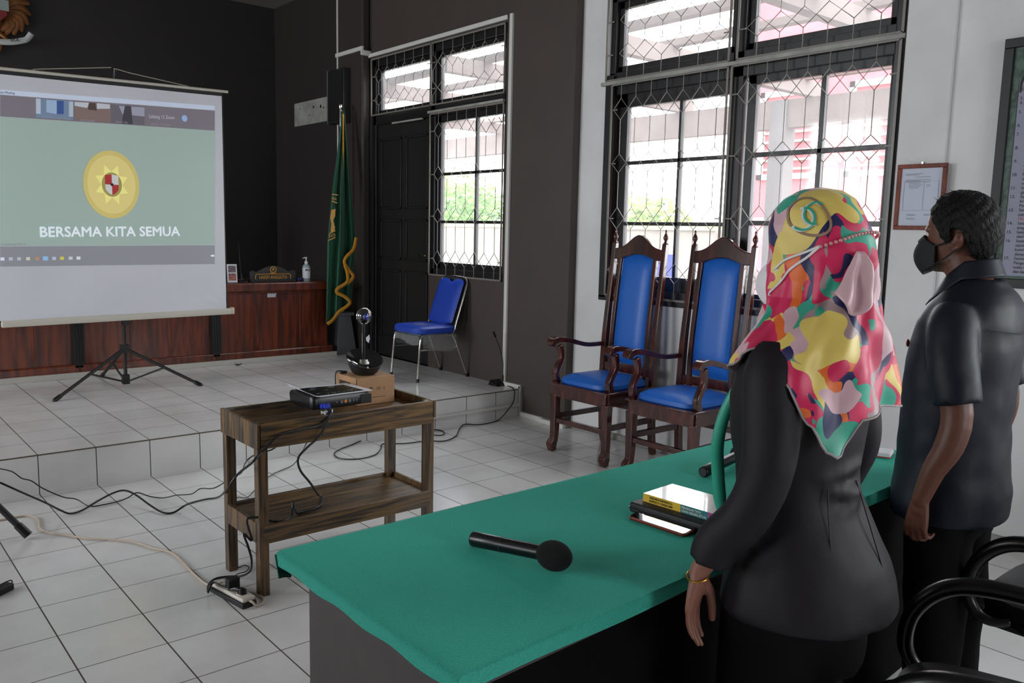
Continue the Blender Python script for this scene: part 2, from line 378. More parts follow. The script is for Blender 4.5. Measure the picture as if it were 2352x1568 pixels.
# window_1 : the transom over the door and the tall window beside it
w1 = MB()
for y0, y1, z0, z1 in ((.27, .31, 1.10, 3.21), (2.35, 2.40, H, 3.21), (.27, 2.40, 3.13, 3.21), (.27, 2.40, 2.56, 2.66), (1.31, 1.38, H+.0, 3.21), (.27, 1.36, 1.10, 1.17)): w1.box(FX0, FX1, y0, y1, z0, z1)
w1 = struct(w1.build('window_1', M_frame, bev=.004, sm=0))
def sash(par, y0, y1, z0, z1, st, ys, zs, x=XW+.05, mname='sash', bar=.026, mm=M_frame):
    s_ = MB()
    for a in ((y0, y0+st, z0, z1), (y1-st, y1, z0, z1), (y0, y1, z0, z0+st), (y0, y1, z1-st, z1)): s_.box(x, x+.045, *a)
    for y in ys: s_.box(x+.005, x+.04, y-bar/2, y+bar/2, z0, z1)
    for z in zs: s_.box(x+.005, x+.04, y0, y1, z-bar/2, z+bar/2)
    o = s_.build(mname, mm, par, world=True, bev=.003, sm=0); pane(par, y0+st, y1-st, z0+st, z1-st, x+.022); return o
sash(w1, .31, 1.31, 2.66, 3.13, .045, [], [], mname='transom_sash'); sash(w1, 1.38, 2.35, 2.66, 3.13, .045, [], [], mname='transom_sash')
sash(w1, .285, 1.31, 1.17, 2.56, .06, [.735], [2.035, 1.60])
cols1 = [.373+.1395*i for i in range(7)]
SEG = [(2.49, 2.42, 2.35), (2.10, 2.03, 1.97), (1.72, 1.65, 1.59), (1.335, 1.26, 1.20)]
SEGT = [(3.10, 3.03, 2.96), (2.86, 2.80, 2.74)]
grille(w1, XW-.012, .285, 1.345, cols1, SEG, 2.575, 1.11, 0)
grille(w1, XW-.012, .285, 1.335, [.40+.151*i for i in range(7)], SEGT, 3.20, 2.655, 0)
grille(w1, XW-.012, 1.345, 2.385, [1.47+.155*i for i in range(6)], SEGT, 3.20, 2.655, 0)
# worn strip of light wood over the door and window heads
MB().box(XW-.02, XW+.01, .29, 1.38, 2.585, 2.605).build('head_strip', M_oldwhite, w1, world=True); MB().box(XW+.0, XW+.02, 1.5, 2.02, 2.545, 2.56).build('head_strip', M_oldwhite, w1, world=True)
# door_1
d = MB(); d.box(XW+.05, XW+.09, 1.38, 2.35, H, 2.56)
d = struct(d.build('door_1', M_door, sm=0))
for y0, y1 in ((1.45, 1.83), (1.91, 2.29)):
    for z0, z1 in ((.42, 1.12), (1.22, 1.62), (1.72, 2.42)):
        q = MB(); t = .025
        for a in ((y0, y0+t, z0, z1), (y1-t, y1, z0, z1), (y0, y1, z0, z0+t), (y0, y1, z1-t, z1)): q.box(XW+.038, XW+.05, *a)
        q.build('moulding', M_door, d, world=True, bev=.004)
q = MB().lathe([(.022, 0), (.022, .006), (.01, .008), (.01, .04)], (XW+.05, 1.44, 1.28), 16, Matrix.Rotation(rad(-90), 3, 'Y')).tube([(XW+.012, 1.44, 1.28), (XW+.008, 1.47, 1.28), (XW+.008, 1.55, 1.28)], .009, 8, rnd=True)
q.build('door_handle', M_chrome, d, world=True)
# window_2 : the large window in the white wall
GX = XW2+.02
w2 = MB()
for y0, y1, z0, z1 in ((-.85, -.80, 1.06, 3.25), (-2.96, -2.90, 1.06, 3.25), (-2.96, -.80, 3.17, 3.25), (-2.96, -.80, 2.52, 2.68), (-1.95, -1.87, 1.06, 3.25), (-2.96, -.80, 1.06, 1.13)): w2.box(GX, GX+.09, y0, y1, z0, z1)
w2.box(XW2-.012, XW2+.02, -.86, -.79, 1.05, 2.66).box(XW2-.012, XW2+.02, -2.97, -2.92, 1.05, 3.25).box(XW2-.012, XW2+.02, -2.97, -.79, 1.03, 1.07)
w2 = struct(w2.build('window_2', M_frame, bev=.004, sm=0))
sash(w2, -1.87, -.85, 2.68, 3.17, .045, [], [], XW2+.05, 'transom_sash'); sash(w2, -2.90, -1.95, 2.68, 3.17, .045, [], [], XW2+.05, 'transom_sash')
sash(w2, -1.94, -.86, 1.13, 2.53, .10, [-1.44], [2.035, 1.60], XW2+.05); sash(w2, -2.94, -1.97, 1.10, 2.53, .06, [-2.48], [2.035, 1.61], XW2+.05, bar=.03)
SEG2 = [(2.487, 2.41, 2.335), (2.095, 2.03, 1.96), (1.715, 1.635, 1.56), (1.33, 1.26, 1.19)]
grille(w2, XW2-.02, -1.86, -.865, [-.956-.1385*i for i in range(7)][::-1], SEG2, 2.585, 1.075, 0)
grille(w2, XW2-.02, -2.955, -1.89, [-2.008-.1365*i for i in range(7)][::-1], SEG2, 2.585, 1.075, 0)
grille(w2, XW2-.02, -1.86, -.80, [-1.0-.155*i for i in range(6)][::-1], SEGT, 3.22, 2.62, 0)
grille(w2, XW2-.02, -2.96, -1.92, [-2.06-.155*i for i in range(6)][::-1], SEGT, 3.22, 2.62, 0)
MB().box(XW2-.035, XW2-.005, -2.98, -.76, 2.588, 2.612).build('head_strip', M_oldwhite, w2, world=True, bev=.004)
# window_3..5 : unseen windows, the left and rear ones added and sized for fill light
def unseen_window(n, a, b, z0, z1, axis, c):
    q = MB(); k = 4
    for i in range(k+1):
        t = a+(b-a)*i/k
        q.box(c, c+.06, t-.03, t+.03, z0, z1) if axis == 'x' else q.box(t-.03, t+.03, c, c+.06, z0, z1)
    for z in (z0+.03, z1-.03, z0+(z1-z0)*.7): q.box(c, c+.06, a, b, z-.03, z+.03) if axis == 'x' else q.box(a, b, c, c+.06, z-.03, z+.03)
    return struct(q.build('window_%d' % n, M_frame, sm=0))
unseen_window(3, -7.7, -5.4, 1.06, 3.25, 'x', XW2+.05); unseen_window(4, -3.3, -1.7, 1.2, 3.25, 'x', -5.55); unseen_window(6, .3, 3.1, .9, 3.6, 'x', -5.55); unseen_window(5, .6, 2.2, 1.0, 3.0, 'y', -9.25)
# skirtings, trunking
def trim(n, *boxes, m=M_trunk, bev=.003):
    q = MB()
    for b in boxes: q.box(*b)
    return struct(q.build(n, m, bev=bev, sm=0))
trim('trim_5', (XW-.022, XW, .255, 2.47, 3.225, 3.262), bev=.006)                      # over the transom
trim('trim_6', (XW-.112, XW-.09, 2.40, 2.95, 3.285, 3.325), (XW-.112, XW, 2.41, 2.43, 3.24, 3.29))
trim('trim_7', (XW-.022, XW, .185, .222, H, 3.262))                                     # vertical drop beside the window
trim('trim_8', (XW-.104, XW-.09, 2.915, 2.935, 2.3, ZC))
trim('trim_9', (XW-.03, XW, -.02, .20, H, H+.035))
trim('trim_10', (XW-.03, XW-.0, -.03, -.0, .0, H+.03), m=M_oldwhite)
trim('trim_11', (1.98, XW-.02, -.028, -.002, .088, .112))                              # trunking along the riser
trim('baseboard_right', (XW-.03, XW, -.30, -.02, 0, .04), (XW-.045, XW-.0, -.56, -.27, 0, .035))
trim('baseboard_right', (XW2-.03, XW2, -5.4, -.56, 0, .042), (XW-.02, XW2, -.56, -.545, 0, .042), m=M_oldwhite)
trim('baseboard_back', (-5.4, 3.175, 2.425, 2.455, H, H+.045), m=mat('worn_cream_skirting', (190, 186, 178), .6))

# ================================================================== outside
def ext(name, mb, m, label=None, cat=None, kind=None, group=None, bev=0): return tag(mb.build(name, m, bev=bev, sm=0), label, cat, group, kind)
M_pinkw = mat('faded_red_plaster', (176, 66, 72), .9, noise=.12, nscale=1.5)
M_ext = mat('grey_weathered_timber', (98, 88, 84), .9, noise=.1, nscale=4)
M_conc = mat('pale_block_wall', (112, 106, 98), .95, noise=.12, nscale=3)
ground = MB().box(3.8, 40, -30, 30, -.25, -.1); ext('ground', ground, mat('pale_concrete_yard', (132, 130, 126), .9), kind='structure')
# covered walkway: beams across, battens along, posts, translucent sheets left open to the sky
for i in range(9):
    y = -7.2+i*1.75; ext('roof_beam', MB().box(3.85, 7.6, y-.05, y+.05, 3.02, 3.17), M_ext, kind='structure')
for i in range(5):
    x = 4.35+i*.72; ext('roof_batten', MB().box(x-.05, x+.05, -8, 7.5, 3.17, 3.23), M_ext, kind='structure')
for y in (-3.4, .15, 3.7, 7.3): ext('walkway_post', MB().box(7.35, 7.55, y-.1, y+.1, -.1, 3.02), mat('grey_post_paint', (84, 82, 82), .8), kind='structure')
ext('walkway_beam', MB().box(7.38, 7.52, -8, 7.5, 2.72, 3.02), M_ext, kind='structure')
# red house with louvred windows beyond the yard
hs = thing('house', (13.0, 1.0, -.1), 'faded red plastered house with white louvred windows seen through the large barred window', 'house')
q = MB().box(13, 17, -4.5, 4.7, -.1, 6.2); q.build('wall', M_pinkw, hs, world=True, sm=0)
for i, y in enumerate((3.5, 1.75, 0, -2)):
    f = MB()
    for a in ((y-.62, y-.52, 2.6, 4.2), (y+.52, y+.62, 2.6, 4.2), (y-.62, y+.62, 4.1, 4.2), (y-.62, y+.62, 2.6, 2.7)): f.box(12.93, 13.02, *a)
    f = f.build('window_frame', mat('white_joinery', (225, 225, 225), .6), hs, world=True, sm=0)
    l = MB()
    for k in range(8): l.box(12.9, 13.0, y-.52, y+.52, 2.76+k*.165, 2.80+k*.165, )
    l.build('louvres', mat('brown_glass_slats', (120, 104, 92), .4), f, world=True, sm=0)
q = MB().box(12.8, 13.02, -4.5, 4.7, -.1, 1.9); q.build('dado', mat('pale_pink_plaster', (190, 100, 104), .9, noise=.15, nscale=2), hs, world=True, sm=0)
bw = thing('block_wall', (10.6, 3.5, -.1), 'low pale concrete block wall in the yard beyond the windows', 'wall')
MB().box(10.5, 10.7, 3.2, 19, -.1, 1.62).build('blockwork', M_conc, bw, world=True, sm=0); MB().box(10.46, 10.74, 3.2, 19, 1.62, 1.70).build('coping', mat('mossy_coping', (150, 158, 110), .95, noise=.2, nscale=2), bw, world=True, sm=0)
ext('banner', MB().box(6.9, 6.92, 1.13, 1.6, -.1, 1.3), mat('bright_blue_cloth', (14, 44, 140), .8), 'narrow bright blue panel standing outside the large barred window, between the two high-backed chairs', 'panel')
M_leaf = mat('bright_green_leaves', (70, 116, 36), .8, noise=.3, nscale=4)  # plain leaf green varied by noise
M_leaf2 = mat('bright_yellow_green_leaves', (98, 134, 44), .8, noise=.3, nscale=4)
def bush(c, r, h, n, m, label, group=None):
    t = thing('tree', (c[0], c[1], -.1), label, 'tree', group)
    MB().tube([(0, 0, 0), (.05, .03, h*.5), (-.04, .05, h*.8)], [.09, .07, .04], 8, smooth=3).build('trunk', mat('tree_bark', (96, 80, 62), .9), t)
    f = MB(); rnd = random.Random(int(c[1]*10)+5)
    for i in range(n):
        th, ph, q = rnd.uniform(0, 2*pi), math.acos(rnd.uniform(-1, 1)), rnd.random()**.4
        p = V((r*q*math.sin(ph)*math.cos(th), r*q*math.sin(ph)*math.sin(th), h+.75*r*q*math.cos(ph)))
        a = V((rnd.uniform(-1, 1), rnd.uniform(-1, 1), rnd.uniform(-.6, .6))).normalized()*.16; b = a.orthogonal().normalized()*.06
        f.add([p-a, p+b, p+a, p-b], [(0, 1, 2, 3)])
    f.build('foliage', m, t, sm=0, recalc=False)
bush((15.5, 16.5), 1.6, 2.0, 1500, M_leaf, 'bright green tree beyond the block wall, seen through the narrow barred window by the door')
bush((18.5, 21.5), 2.2, 2.4, 1500, M_leaf2, 'taller yellow-green tree farther off, seen through the narrow barred window by the door')
bush((15.0, 8.6), 1.2, 1.7, 900, M_leaf2, 'small yellow-green tree over the block wall, seen through the large barred window')

# ================================================================== the stage
# ---- judges' bench
YD = 2.49
b = thing('judges_bench', (1.0, 2.75, H), 'long reddish-brown panelled wooden bench on the tiled stage behind the projection screen', 'desk')
MB().box(-1.4, 3.10, YD, 3.05, H+.10, .905).build('body', M_desk, b, world=True, sm=0)
MB().box(-1.45, 3.15, YD-.03, 3.10, H, H+.11).build('plinth', M_desk, b, world=True, bev=.012, sm=0)
MB().box(-1.5, 3.16, YD-.06, 3.15, .905, .99).build('top', M_desk, b, world=True, bev=.014, sm=0)
MB().box(-1.42, 3.12, YD-.02, 3.07, .885, .905).build('cornice', M_desk, b, world=True, bev=.006, sm=0)
for x in (-.9, -.5, .1, .45, 1.2, 1.55, 2.3, 2.55, 2.8):
    MB().box(x, x+.012, YD-.006, YD+.004, H+.13, .87).build('panel_rib', M_desk, b, world=True, bev=.004, sm=0)
for x in (-.45, .785, 1.95):
    q = MB().box(x-.045, x+.045, YD-.035, YD+.0, .34, .88).box(x-.03, x+.03, YD-.03, YD, .31, .34)
    for k in range(4): q.box(x-.038+k*.022, x-.030+k*.022, YD-.04, YD-.03, .36, .86)
    q.box(x-.004, x+.004, YD-.038, YD-.028, H+.005, .32).build('pilaster', M_plasticm, b, world=True, sm=0)['label'] = 'black fluted pilaster strip'
a0 = PY(614, 674, YD); a1 = PY(635, 682, YD)
MB().box(a0.x, a1.x, YD-.003, YD, a1.z, a0.z).build('label_sticker', M_paper, b, world=True, sm=0)
ZB = .99
# ---- photo card, desk microphone, nameplate, sanitiser, blue ball cap
c = thing('photo_card', (2.13, 2.50, ZB), 'small white standing card with two photographs on the bench top', 'card')
Mx = Matrix.Translation((2.13, 2.50, ZB)) @ Matrix.Rotation(rad(-8), 4, 'Z') @ Matrix.Rotation(rad(-8), 4, 'X')
MB().box(-.045, .045, -.003, .003, 0.004, .175, Mx).build('sheet', M_paper, c, world=True)
MB().box(-.034, .034, -.0045, -.003, .098, .160, Mx).build('photograph', mat('dark_group_photo', (52, 40, 44), .5, col2=(130, 110, 112), nscale=60), c, world=True)
MB().box(-.034, .034, -.0045, -.003, .022, .088, Mx).build('photograph', mat('orange_group_photo', (206, 112, 60), .5, col2=(70, 70, 96), nscale=60), c, world=True)
MB().bar(Mx @ V((0, .003, .12)), V((2.14, 2.56, ZB+.002)), .05, .003).build('back_stay', M_paper, c, world=True)
def gooseneck(loc, rz, h, label, base=(.075, .055, .035), red=True, neck=None):
    t = thing('gooseneck_microphone', loc, label, 'microphone', rz=rz)
    bx, by, bz = base
    q = MB().add([(-bx, -by, 0), (bx, -by, 0), (bx, by, 0), (-bx, by, 0), (-bx*.9, -by*.8, bz*.45), (bx*.9, -by*.8, bz*.6), (bx*.85, by*.85, bz), (-bx*.85, by*.85, bz)], [(3, 2, 1, 0), (4, 5, 6, 7), (0, 1, 5, 4), (1, 2, 6, 5), (2, 3, 7, 6), (3, 0, 4, 7)])
    q.build('base', M_plastic, t, bev=.006)
    MB().cyl((bx*.3, by*.2, bz*.6), (bx*.3, by*.2, bz*.6+.018), .012).cyl((-bx*.4, 0, bz*.5), (-bx*.4, 0, bz*.5+.014), .014).build('button', M_plasticm, t)
    pts = neck or [(0, .0, bz*.7), (0, 0, h*.3), (.005, 0, h*.55), (-.03, 0, h*.78), (-.08, 0, h*.97)]
    MB().tube([pts[0], (V(pts[0])+(V(pts[1])-V(pts[0]))*.6)], .0075, 10).build('stem', M_plastic, t)
    MB().tube(pts, .0042, 8, smooth=5).build('neck', M_plasticm, t)
    d = (V(pts[-1])-V(pts[-2])).normalized(); e = V(pts[-1])
    MB().tube([e, e+d*.045], [.009, .010], 10, rnd=True).build('capsule', M_foam, t)
    if red: MB().tube([e-d*.006, e+d*.002], .0088, 10).build('light_ring', mat('red_plastic_ring', (200, 40, 30), .4), t)
    return t
gooseneck((2.235, 2.54, ZB), 0, .3, 'black gooseneck microphone on the bench beside the photo card', (.045, .05, .03), False, [(0, 0, .02), (-.005, .01, .12), (-.008, .02, .22), (-.02, .0, .33)])
tag(MB().tube([(2.29, 2.44, ZB+.006), (2.30, 2.42, ZB-.0), (2.305, 2.405, .9), (2.33, 2.40, .6), (2.33, 2.39, .38), PZ(570, 805, H+.05), PZ(560, 830, H+.006), PZ(545, 838, H+.006), PZ(543, 830, H+.006), PZ(556, 822, H+.006)], .0045, 6, smooth=6).build('microphone_cable', M_cable), 'thin black cable hanging down the bench front and looping on the stage', 'cable')
n = thing('nameplate', (2.545, 2.54, ZB), 'dark carved nameplate with gold HAKIM ANGGOTA lettering on the bench', 'nameplate')
MB().box(-.235, .235, -.02, .03, 0, .028).build('foot', M_plasticm, n, bev=.004)
poly = [(-.235, .02), (-.235, .10), (-.20, .115), (-.185, .10), (-.16, .10)]+[(-.16+.32*k/14, .10+.055*math.sin(pi*k/14)) for k in range(1, 14)]+[(.16, .10), (.185, .10), (.20, .115), (.235, .10), (.235, .02)]
MB().prism(poly, (0, 0, 0), (1, 0, 0), (0, 0, 1), .024).build('board', mat('dark_carved_wood', (44, 40, 36), .5, bump=.9, bscale=60), n, bev=.003)
def rrect(w, h, r, k=5):
    P = []
    for cx, cy, a0 in ((w/2-r, h/2-r, 0), (-w/2+r, h/2-r, 90), (-w/2+r, -h/2+r, 180), (w/2-r, -h/2+r, 270)):
        for i in range(k+1): a = rad(a0+90*i/k); P.append((cx+r*math.cos(a), cy+r*math.sin(a)))
    return P
MB().tube([(x, -.016, z+.045) for x, z in rrect(.36, .062, .02)], .0035, 6, closed=True).build('border', M_gold, n)
text('lettering', 'HAKIM ANGGOTA', M_gold, n, (0, -.0165, .029), (1, 0, 0), (0, 0, 1), w=.285, h=.033, bold=.012, align='C', world=False)
MB().tube([(.030*math.cos(2*pi*k/16), -.016, .118+.026*math.sin(2*pi*k/16)) for k in range(16)], .004, 6, closed=True).ell((0, -.016, .12), .011, .004, .011).tube([(-.03, -.016, .088), (0, -.017, .080), (.03, -.016, .088)], .003, 6).build('crest', M_gold, n)
s = thing('sanitiser_bottle', (2.895, 2.53, ZB), 'clear pump bottle with a white label on the right end of the bench', 'bottle')
MB().lathe([(.034, 0), (.038, .006), (.038, .135), (.034, .155), (.018, .168), (.014, .172)], (0, 0, 0), 24).build('body', mat('clear_gel_plastic', (150, 168, 170), .15, spec=.6), s)
MB().lathe([(.0386, .03), (.0386, .13)], (0, 0, 0), 24).build('paper_label', M_paper, s); MB().box(-.030, -.004, -.0405, -.0388, .105, .12).box(.006, .016, -.0405, -.0388, .10, .125).build('print', mat('blue_grey_print', (60, 66, 84), .6), s)
MB().lathe([(.016, .17), (.017, .195), (.007, .2), (.006, .23)], (0, 0, 0), 18).tube([(.008, 0, .232), (-.012, 0, .233), (-.038, 0, .228)], [.007, .006, .004], 8).build('pump', mat('white_plastic', (225, 225, 228), .35), s)
tag(MB().ell((2.82, 2.53, ZB+.021), .024, .024, .021).cyl((2.82, 2.53, ZB), (2.82, 2.53, ZB+.006), .018).build('jar', mat('dark_blue_glazed_jar', (20, 28, 92), .12, spec=.8)), 'small round dark blue jar beside the pump bottle', 'jar')

# ---- projection screen on its tripod
YS = 1.80; XC = .985
p = thing('projection_screen', (XC, 1.87, H), 'white tripod projection screen on the stage showing a green slide with gold crest', 'projection screen')
MB().tube([(XC, 1.87, H+.02), (XC, 1.87, 1.6)], .014, 12).tube([(XC, 1.87, 1.6), (XC, 1.86, 2.66)], .011, 12).build('pole', M_plasticm, p, world=True)
MB().bar((XC, 1.87, H+.015), (XC, 1.87, H+.09), .05, .05).build('lower_hub', M_plasticm, p, world=True); MB().bar((XC, 1.87, .50), (XC, 1.87, .56), .06, .05).build('hub', M_plasticm, p, world=True)
for e in ((.40, 1.515), (1.465, 1.54), (.935, 2.385)):
    v = V((e[0], e[1], H+.008)); a = V((XC, 1.87, .53)); dd = (v-a)
    l = MB().tube([a+dd*.03, v], .0125, 10).build('leg', M_plasticm, p, world=True)
    MB().tube([a+dd*.93, v], .017, 10, rnd=True).build('rubber_foot', M_plastic, l, world=True)
    MB().tube([a+dd*.52, (XC, 1.87, H+.03)], .0075, 8).build('brace', M_plasticm, l, world=True)
MB().tube([(XC, 1.85, 2.60), (XC, 1.83, 2.685)], [.010, .016], 10, rnd=True).build('hook', M_plastic, p, world=True)
yz = lambda x, z, o=0: V((x, YS-o, z))
TL, TR, BR, BL = PY(0, 162, YS), PY(518, 210, YS), PY(520, 706, YS), PY(4, 742, YS)
ztop = 2.612
bA_, bB_ = PY(0, 157, YS), PY(523, 211, YS); MB().tube([bA_-(bB_-bA_)*.09, bB_], .0115, 14).build('top_bar', mat('cream_roller_metal', (200, 196, 184), .4), p, world=True)
MB().tube([PY(66, 163, YS), PY(80, 159, YS), PY(255, 155, YS)], .0035, 6).tube([PY(262, 157, YS), PY(300, 168, YS), PY(432, 198, YS)], .0035, 6).build('hanging_wire', mat('pale_wire', (170, 166, 150), .5), p, world=True)
x0, x1 = .125, 1.79; zb = .80
tzz = lambda x: bA_.z+(bB_.z-bA_.z)*(x-bA_.x)/(bB_.x-bA_.x)
bor = MB().add([(x, yy, z) for yy in (YS+.002, YS+.006) for x, z in ((x0-.015, zb-.01), (x1+.012, zb-.01), (x1+.012, tzz(x1)), (x0-.015, tzz(x0)))], [(0, 1, 2, 3), (7, 6, 5, 4)]+[(i, (i+1) % 4, 4+(i+1) % 4, 4+i) for i in range(4)]).build('black_border', M_plasticm, p, world=True, sm=0)
def sag(x, z):
    k = max(0, 1-math.hypot((x-1.75)/.55, (z-.85)/.7)); return YS-.004-.0025*k*math.sin(15*math.atan2(z-.80, 1.83-x))*k-.004*math.sin(7*x)
def quad(a, b, c, d, off, nu=1, nv=1):
    """surface patch through four photo points on the screen plane, following the fabric"""
    A, B, C_, D = [PY(*q, YS) for q in (a, b, c, d)]; q = MB()
    def fn(u, v):
        t = A.lerp(B, u).lerp(D.lerp(C_, u), v); return V((t.x, sag(t.x, t.z)-off, t.z))
    return q.grid(fn, nu, nv)
def fab(u, v): x = x0+(x1-x0)*u; z = zb+(tzz(x)-.040-zb)*v; return V((x, sag(x, z), z))
surf = MB().grid(fab, 90, 90).build('fabric', M_screen, p, world=True, recalc=False)
def sm_(n, c, e=.12): return mat(n, c, .9, emit=e)  # projected light given as patch colour plus some emission
img = quad((0, 268), (493, 300), (493, 562), (0, 565), .0012, 40, 30).build('green_slide', sm_('slide_green', (160, 180, 172), .26), surf, world=True)
quad((0, 206), (493, 243), (493, 253), (0, 217), .0012, 30, 2).build('title_bar', sm_('slide_title_bar', (200, 212, 232), .25), surf, world=True)
quad((0, 218), (493, 254), (493, 300), (0, 267.5), .0012, 30, 4).build('video_strip', sm_('slide_dark_grey', (134, 128, 138), .16), surf, world=True)
quad((0, 566), (493, 563), (493, 606), (0, 612), .0012, 30, 4).build('taskbar', sm_('slide_taskbar_grey', (152, 154, 162), .16), surf, world=True)
def simg(a, b, c, d, name, col, e=.15): return quad(a, b, c, d, .0026, 4, 4).build(name, sm_(name+'_%d_%d_%d' % col, col, e), img, world=True)
simg((82, 226), (168, 232), (168, 276), (82, 270), 'video_tile', (128, 150, 178)); simg((171, 233), (252, 239), (252, 282), (171, 276), 'video_tile', (140, 120, 116)); simg((254, 240), (331, 246), (331, 288), (254, 282), 'video_tile', (116, 112, 122))
for a, b, c, d, col in (((82, 226), (93, 227), (93, 262), (82, 261), (198, 212, 232)), ((106, 229), (130, 231), (130, 262), (106, 258), (170, 196, 226)), ((130, 231), (146, 232), (146, 262), (130, 262), (70, 96, 160)), ((158, 233), (168, 234), (168, 268), (158, 268), (190, 204, 222)), ((171, 234), (204, 236), (200, 248), (171, 243), (206, 212, 222)), ((222, 237), (252, 240), (252, 250), (222, 250), (206, 210, 222)), ((272, 243), (331, 247), (331, 268), (280, 262), (170, 172, 190)), ((286, 243), (300, 244), (304, 286), (278, 284), (78, 76, 84)), ((204, 236), (218, 237), (222, 254), (202, 252), (86, 74, 72))):
    quad(a, b, c, d, .0036, 2, 2).build('video_detail', sm_('vd_%d_%d_%d' % col, col, .15), img, world=True)
M_let = sm_('slide_white_lettering', (222, 230, 238), .38); M_let2 = sm_('slide_faint_lettering', (160, 160, 172), .2)
def stxt(body, a, b, hpx, m=M_let, bold=0.):
    A, B = PY(*a, YS), PY(*b, YS); hh = (PY(a[0], a[1]-hpx, YS)-A).length
    ux = (B-A); o = V((A.x, YS-.0105, A.z)); text('lettering', body, m, img, o, ux, (0, 0, 1), w=ux.length, h=hh, bold=bold)
stxt('BERSAMA KITA SEMUA', (92, 543.5), (412, 541), 23, M_let, .022)
stxt('om Meeting', (0, 215), (33, 217), 6, mat('slide_dark_lettering', (90, 90, 100), .9)); stxt('PTUN Palangka Raya', (96, 271), (161, 276), 5, M_let2)
stxt('Litbang 12 Zoom', (342, 271), (400, 274), 8, sm_('slide_name_lettering', (200, 200, 210), .3)); stxt('Litbang 12 Zoom', (344, 287), (390, 289), 5, M_let2); stxt('Puslitbang MA RI', (4, 564), (59, 563), 6, M_let2)
stxt('Andi Azizah', (183, 278), (217, 280), 5, M_let2); stxt('Haidi Hasan', (265, 282), (301, 284), 5, M_let2)
# taskbar icons
for i, (u, c) in enumerate(((5, (220, 226, 240)), (24, (190, 194, 204)), (43, (190, 194, 204)), (64, (214, 210, 190)), (85, (196, 150, 120)), (104, (150, 190, 230)), (124, (190, 196, 210)), (142, (216, 204, 90)), (162, (200, 210, 216)), (180, (222, 226, 232)))):
    v = 595-u*.012; k = 4.5 if u != 104 else 6
    quad((u-k, v-k*.9), (u+k, v-k*.9), (u+k, v+k*.7), (u-k, v+k*.7), .003, 1, 1).build('icon', sm_('icon_%d' % i, c, .3), img, world=True)
simg((484, 585), (492, 585), (492, 589), (484, 589), 'clock_readout', (222, 226, 236), .4)
o_ = PY(423, 272, YS)
MB().prism([(.022*math.cos(2*pi*k/20), .026*math.sin(2*pi*k/20)) for k in range(20)], (o_.x, YS-.0095, o_.z), (1, 0, 0), (0, 0, 1), .001).build('arrow_button', sm_('button_blue', (150, 178, 222), .3), img, world=True)
# gold crest of the slide: oval medal, ring, spiked disc, quartered shield
ec = PY(256, 424, YS); ex = (PY(320, 424, YS)-PY(192, 424, YS)).length/2; ez = (PY(256, 347, YS)-PY(256, 502, YS)).length/2
def disc(rx, rz, n, off, f=None, cx=0, cz=0): return MB().prism([((f(k) if f else 1)*rx*math.cos(2*pi*k/n), (f(k) if f else 1)*rz*math.sin(2*pi*k/n)) for k in range(n)], (ec.x+cx, YS-off, ec.z+cz), (1, 0, 0), (0, 0, 1), .001)
cr = disc(ex, ez, 48, .0090).build('crest', sm_('crest_gold', (206, 190, 116), .3), img, world=True)
disc(ex*.86, ez*.86, 48, .0102).build('crest_field', sm_('crest_gold_pale', (216, 202, 130), .32), img, world=True)
disc(ex*.62, ez*.62, 16, .0114, lambda k: 1 if k % 2 else .60).build('crest_spikes', sm_('crest_yellow', (226, 220, 136), .4), img, world=True)
disc(ex*.36, ez*.36, 32, .0126).build('crest_ring', sm_('crest_olive', (170, 158, 92), .2), img, world=True)
hw, hh2 = ex*.24, ez*.30
for sx, sz, c in ((-1, 1, (176, 60, 60)), (1, 1, (214, 214, 214)), (-1, -1, (214, 214, 214)), (1, -1, (176, 60, 60))):
    po = [(0, 0), (sx*hw, 0), (sx*hw, hh2*.9), (0, hh2)] if sz > 0 else [(0, 0), (sx*hw, 0), (sx*hw*.95, -hh2*.5), (sx*hw*.5, -hh2*.85), (0, -hh2)]
    MB().prism(po, (ec.x, YS-.0138, ec.z), (1, 0, 0), (0, 0, 1), .001).build('crest_shield_quarter', sm_('sq_%d_%d' % (c[0], c[1]), c, .2), img, world=True)
MB().prism([(.012*math.cos(k), .012*math.sin(k)) for k in range(6)], (ec.x, YS-.015, ec.z), (1, 0, 0), (0, 0, 1), .001).build('crest_star', sm_('crest_black', (50, 46, 40), .1), img, world=True)
cA, cB = PY(3, 740, YS), PY(536, 714, YS)
M_case = mat('cream_screen_case', (196, 192, 180), .4)
pr = [(-.026, -.02), (.026, -.02), (.03, -.006), (.026, .03), (-.024, .03), (-.03, .01)]
q = MB(); dx = (cB-cA); n_ = len(pr); q.add([e+V((0, a, b_)) for e in (V((cA.x, YS, .772)), V((cB.x-.02, YS, .794))) for a, b_ in pr], [tuple(range(n_))[::-1], tuple(range(n_, 2*n_))]+[(i, (i+1) % n_, n_+(i+1) % n_, n_+i) for i in range(n_)])
q.build('case', M_case, p, world=True, bev=.004)
MB().add([V((cB.x-.02+dx_, YS+a*1.15, .797+b_*1.15)) for dx_ in (0, .018) for a, b_ in pr], [tuple(range(n_))[::-1], tuple(range(n_, 2*n_))]+[(i, (i+1) % n_, n_+(i+1) % n_, n_+i) for i in range(n_)]).build('end_cap', mat('yellowed_end_cap', (206, 190, 160), .4), p, world=True, bev=.004)
MB().box(XC-.02, XC+.03, YS+.01, 1.86, .72, .78).build('case_bracket', M_plasticm, p, world=True, bev=.004)

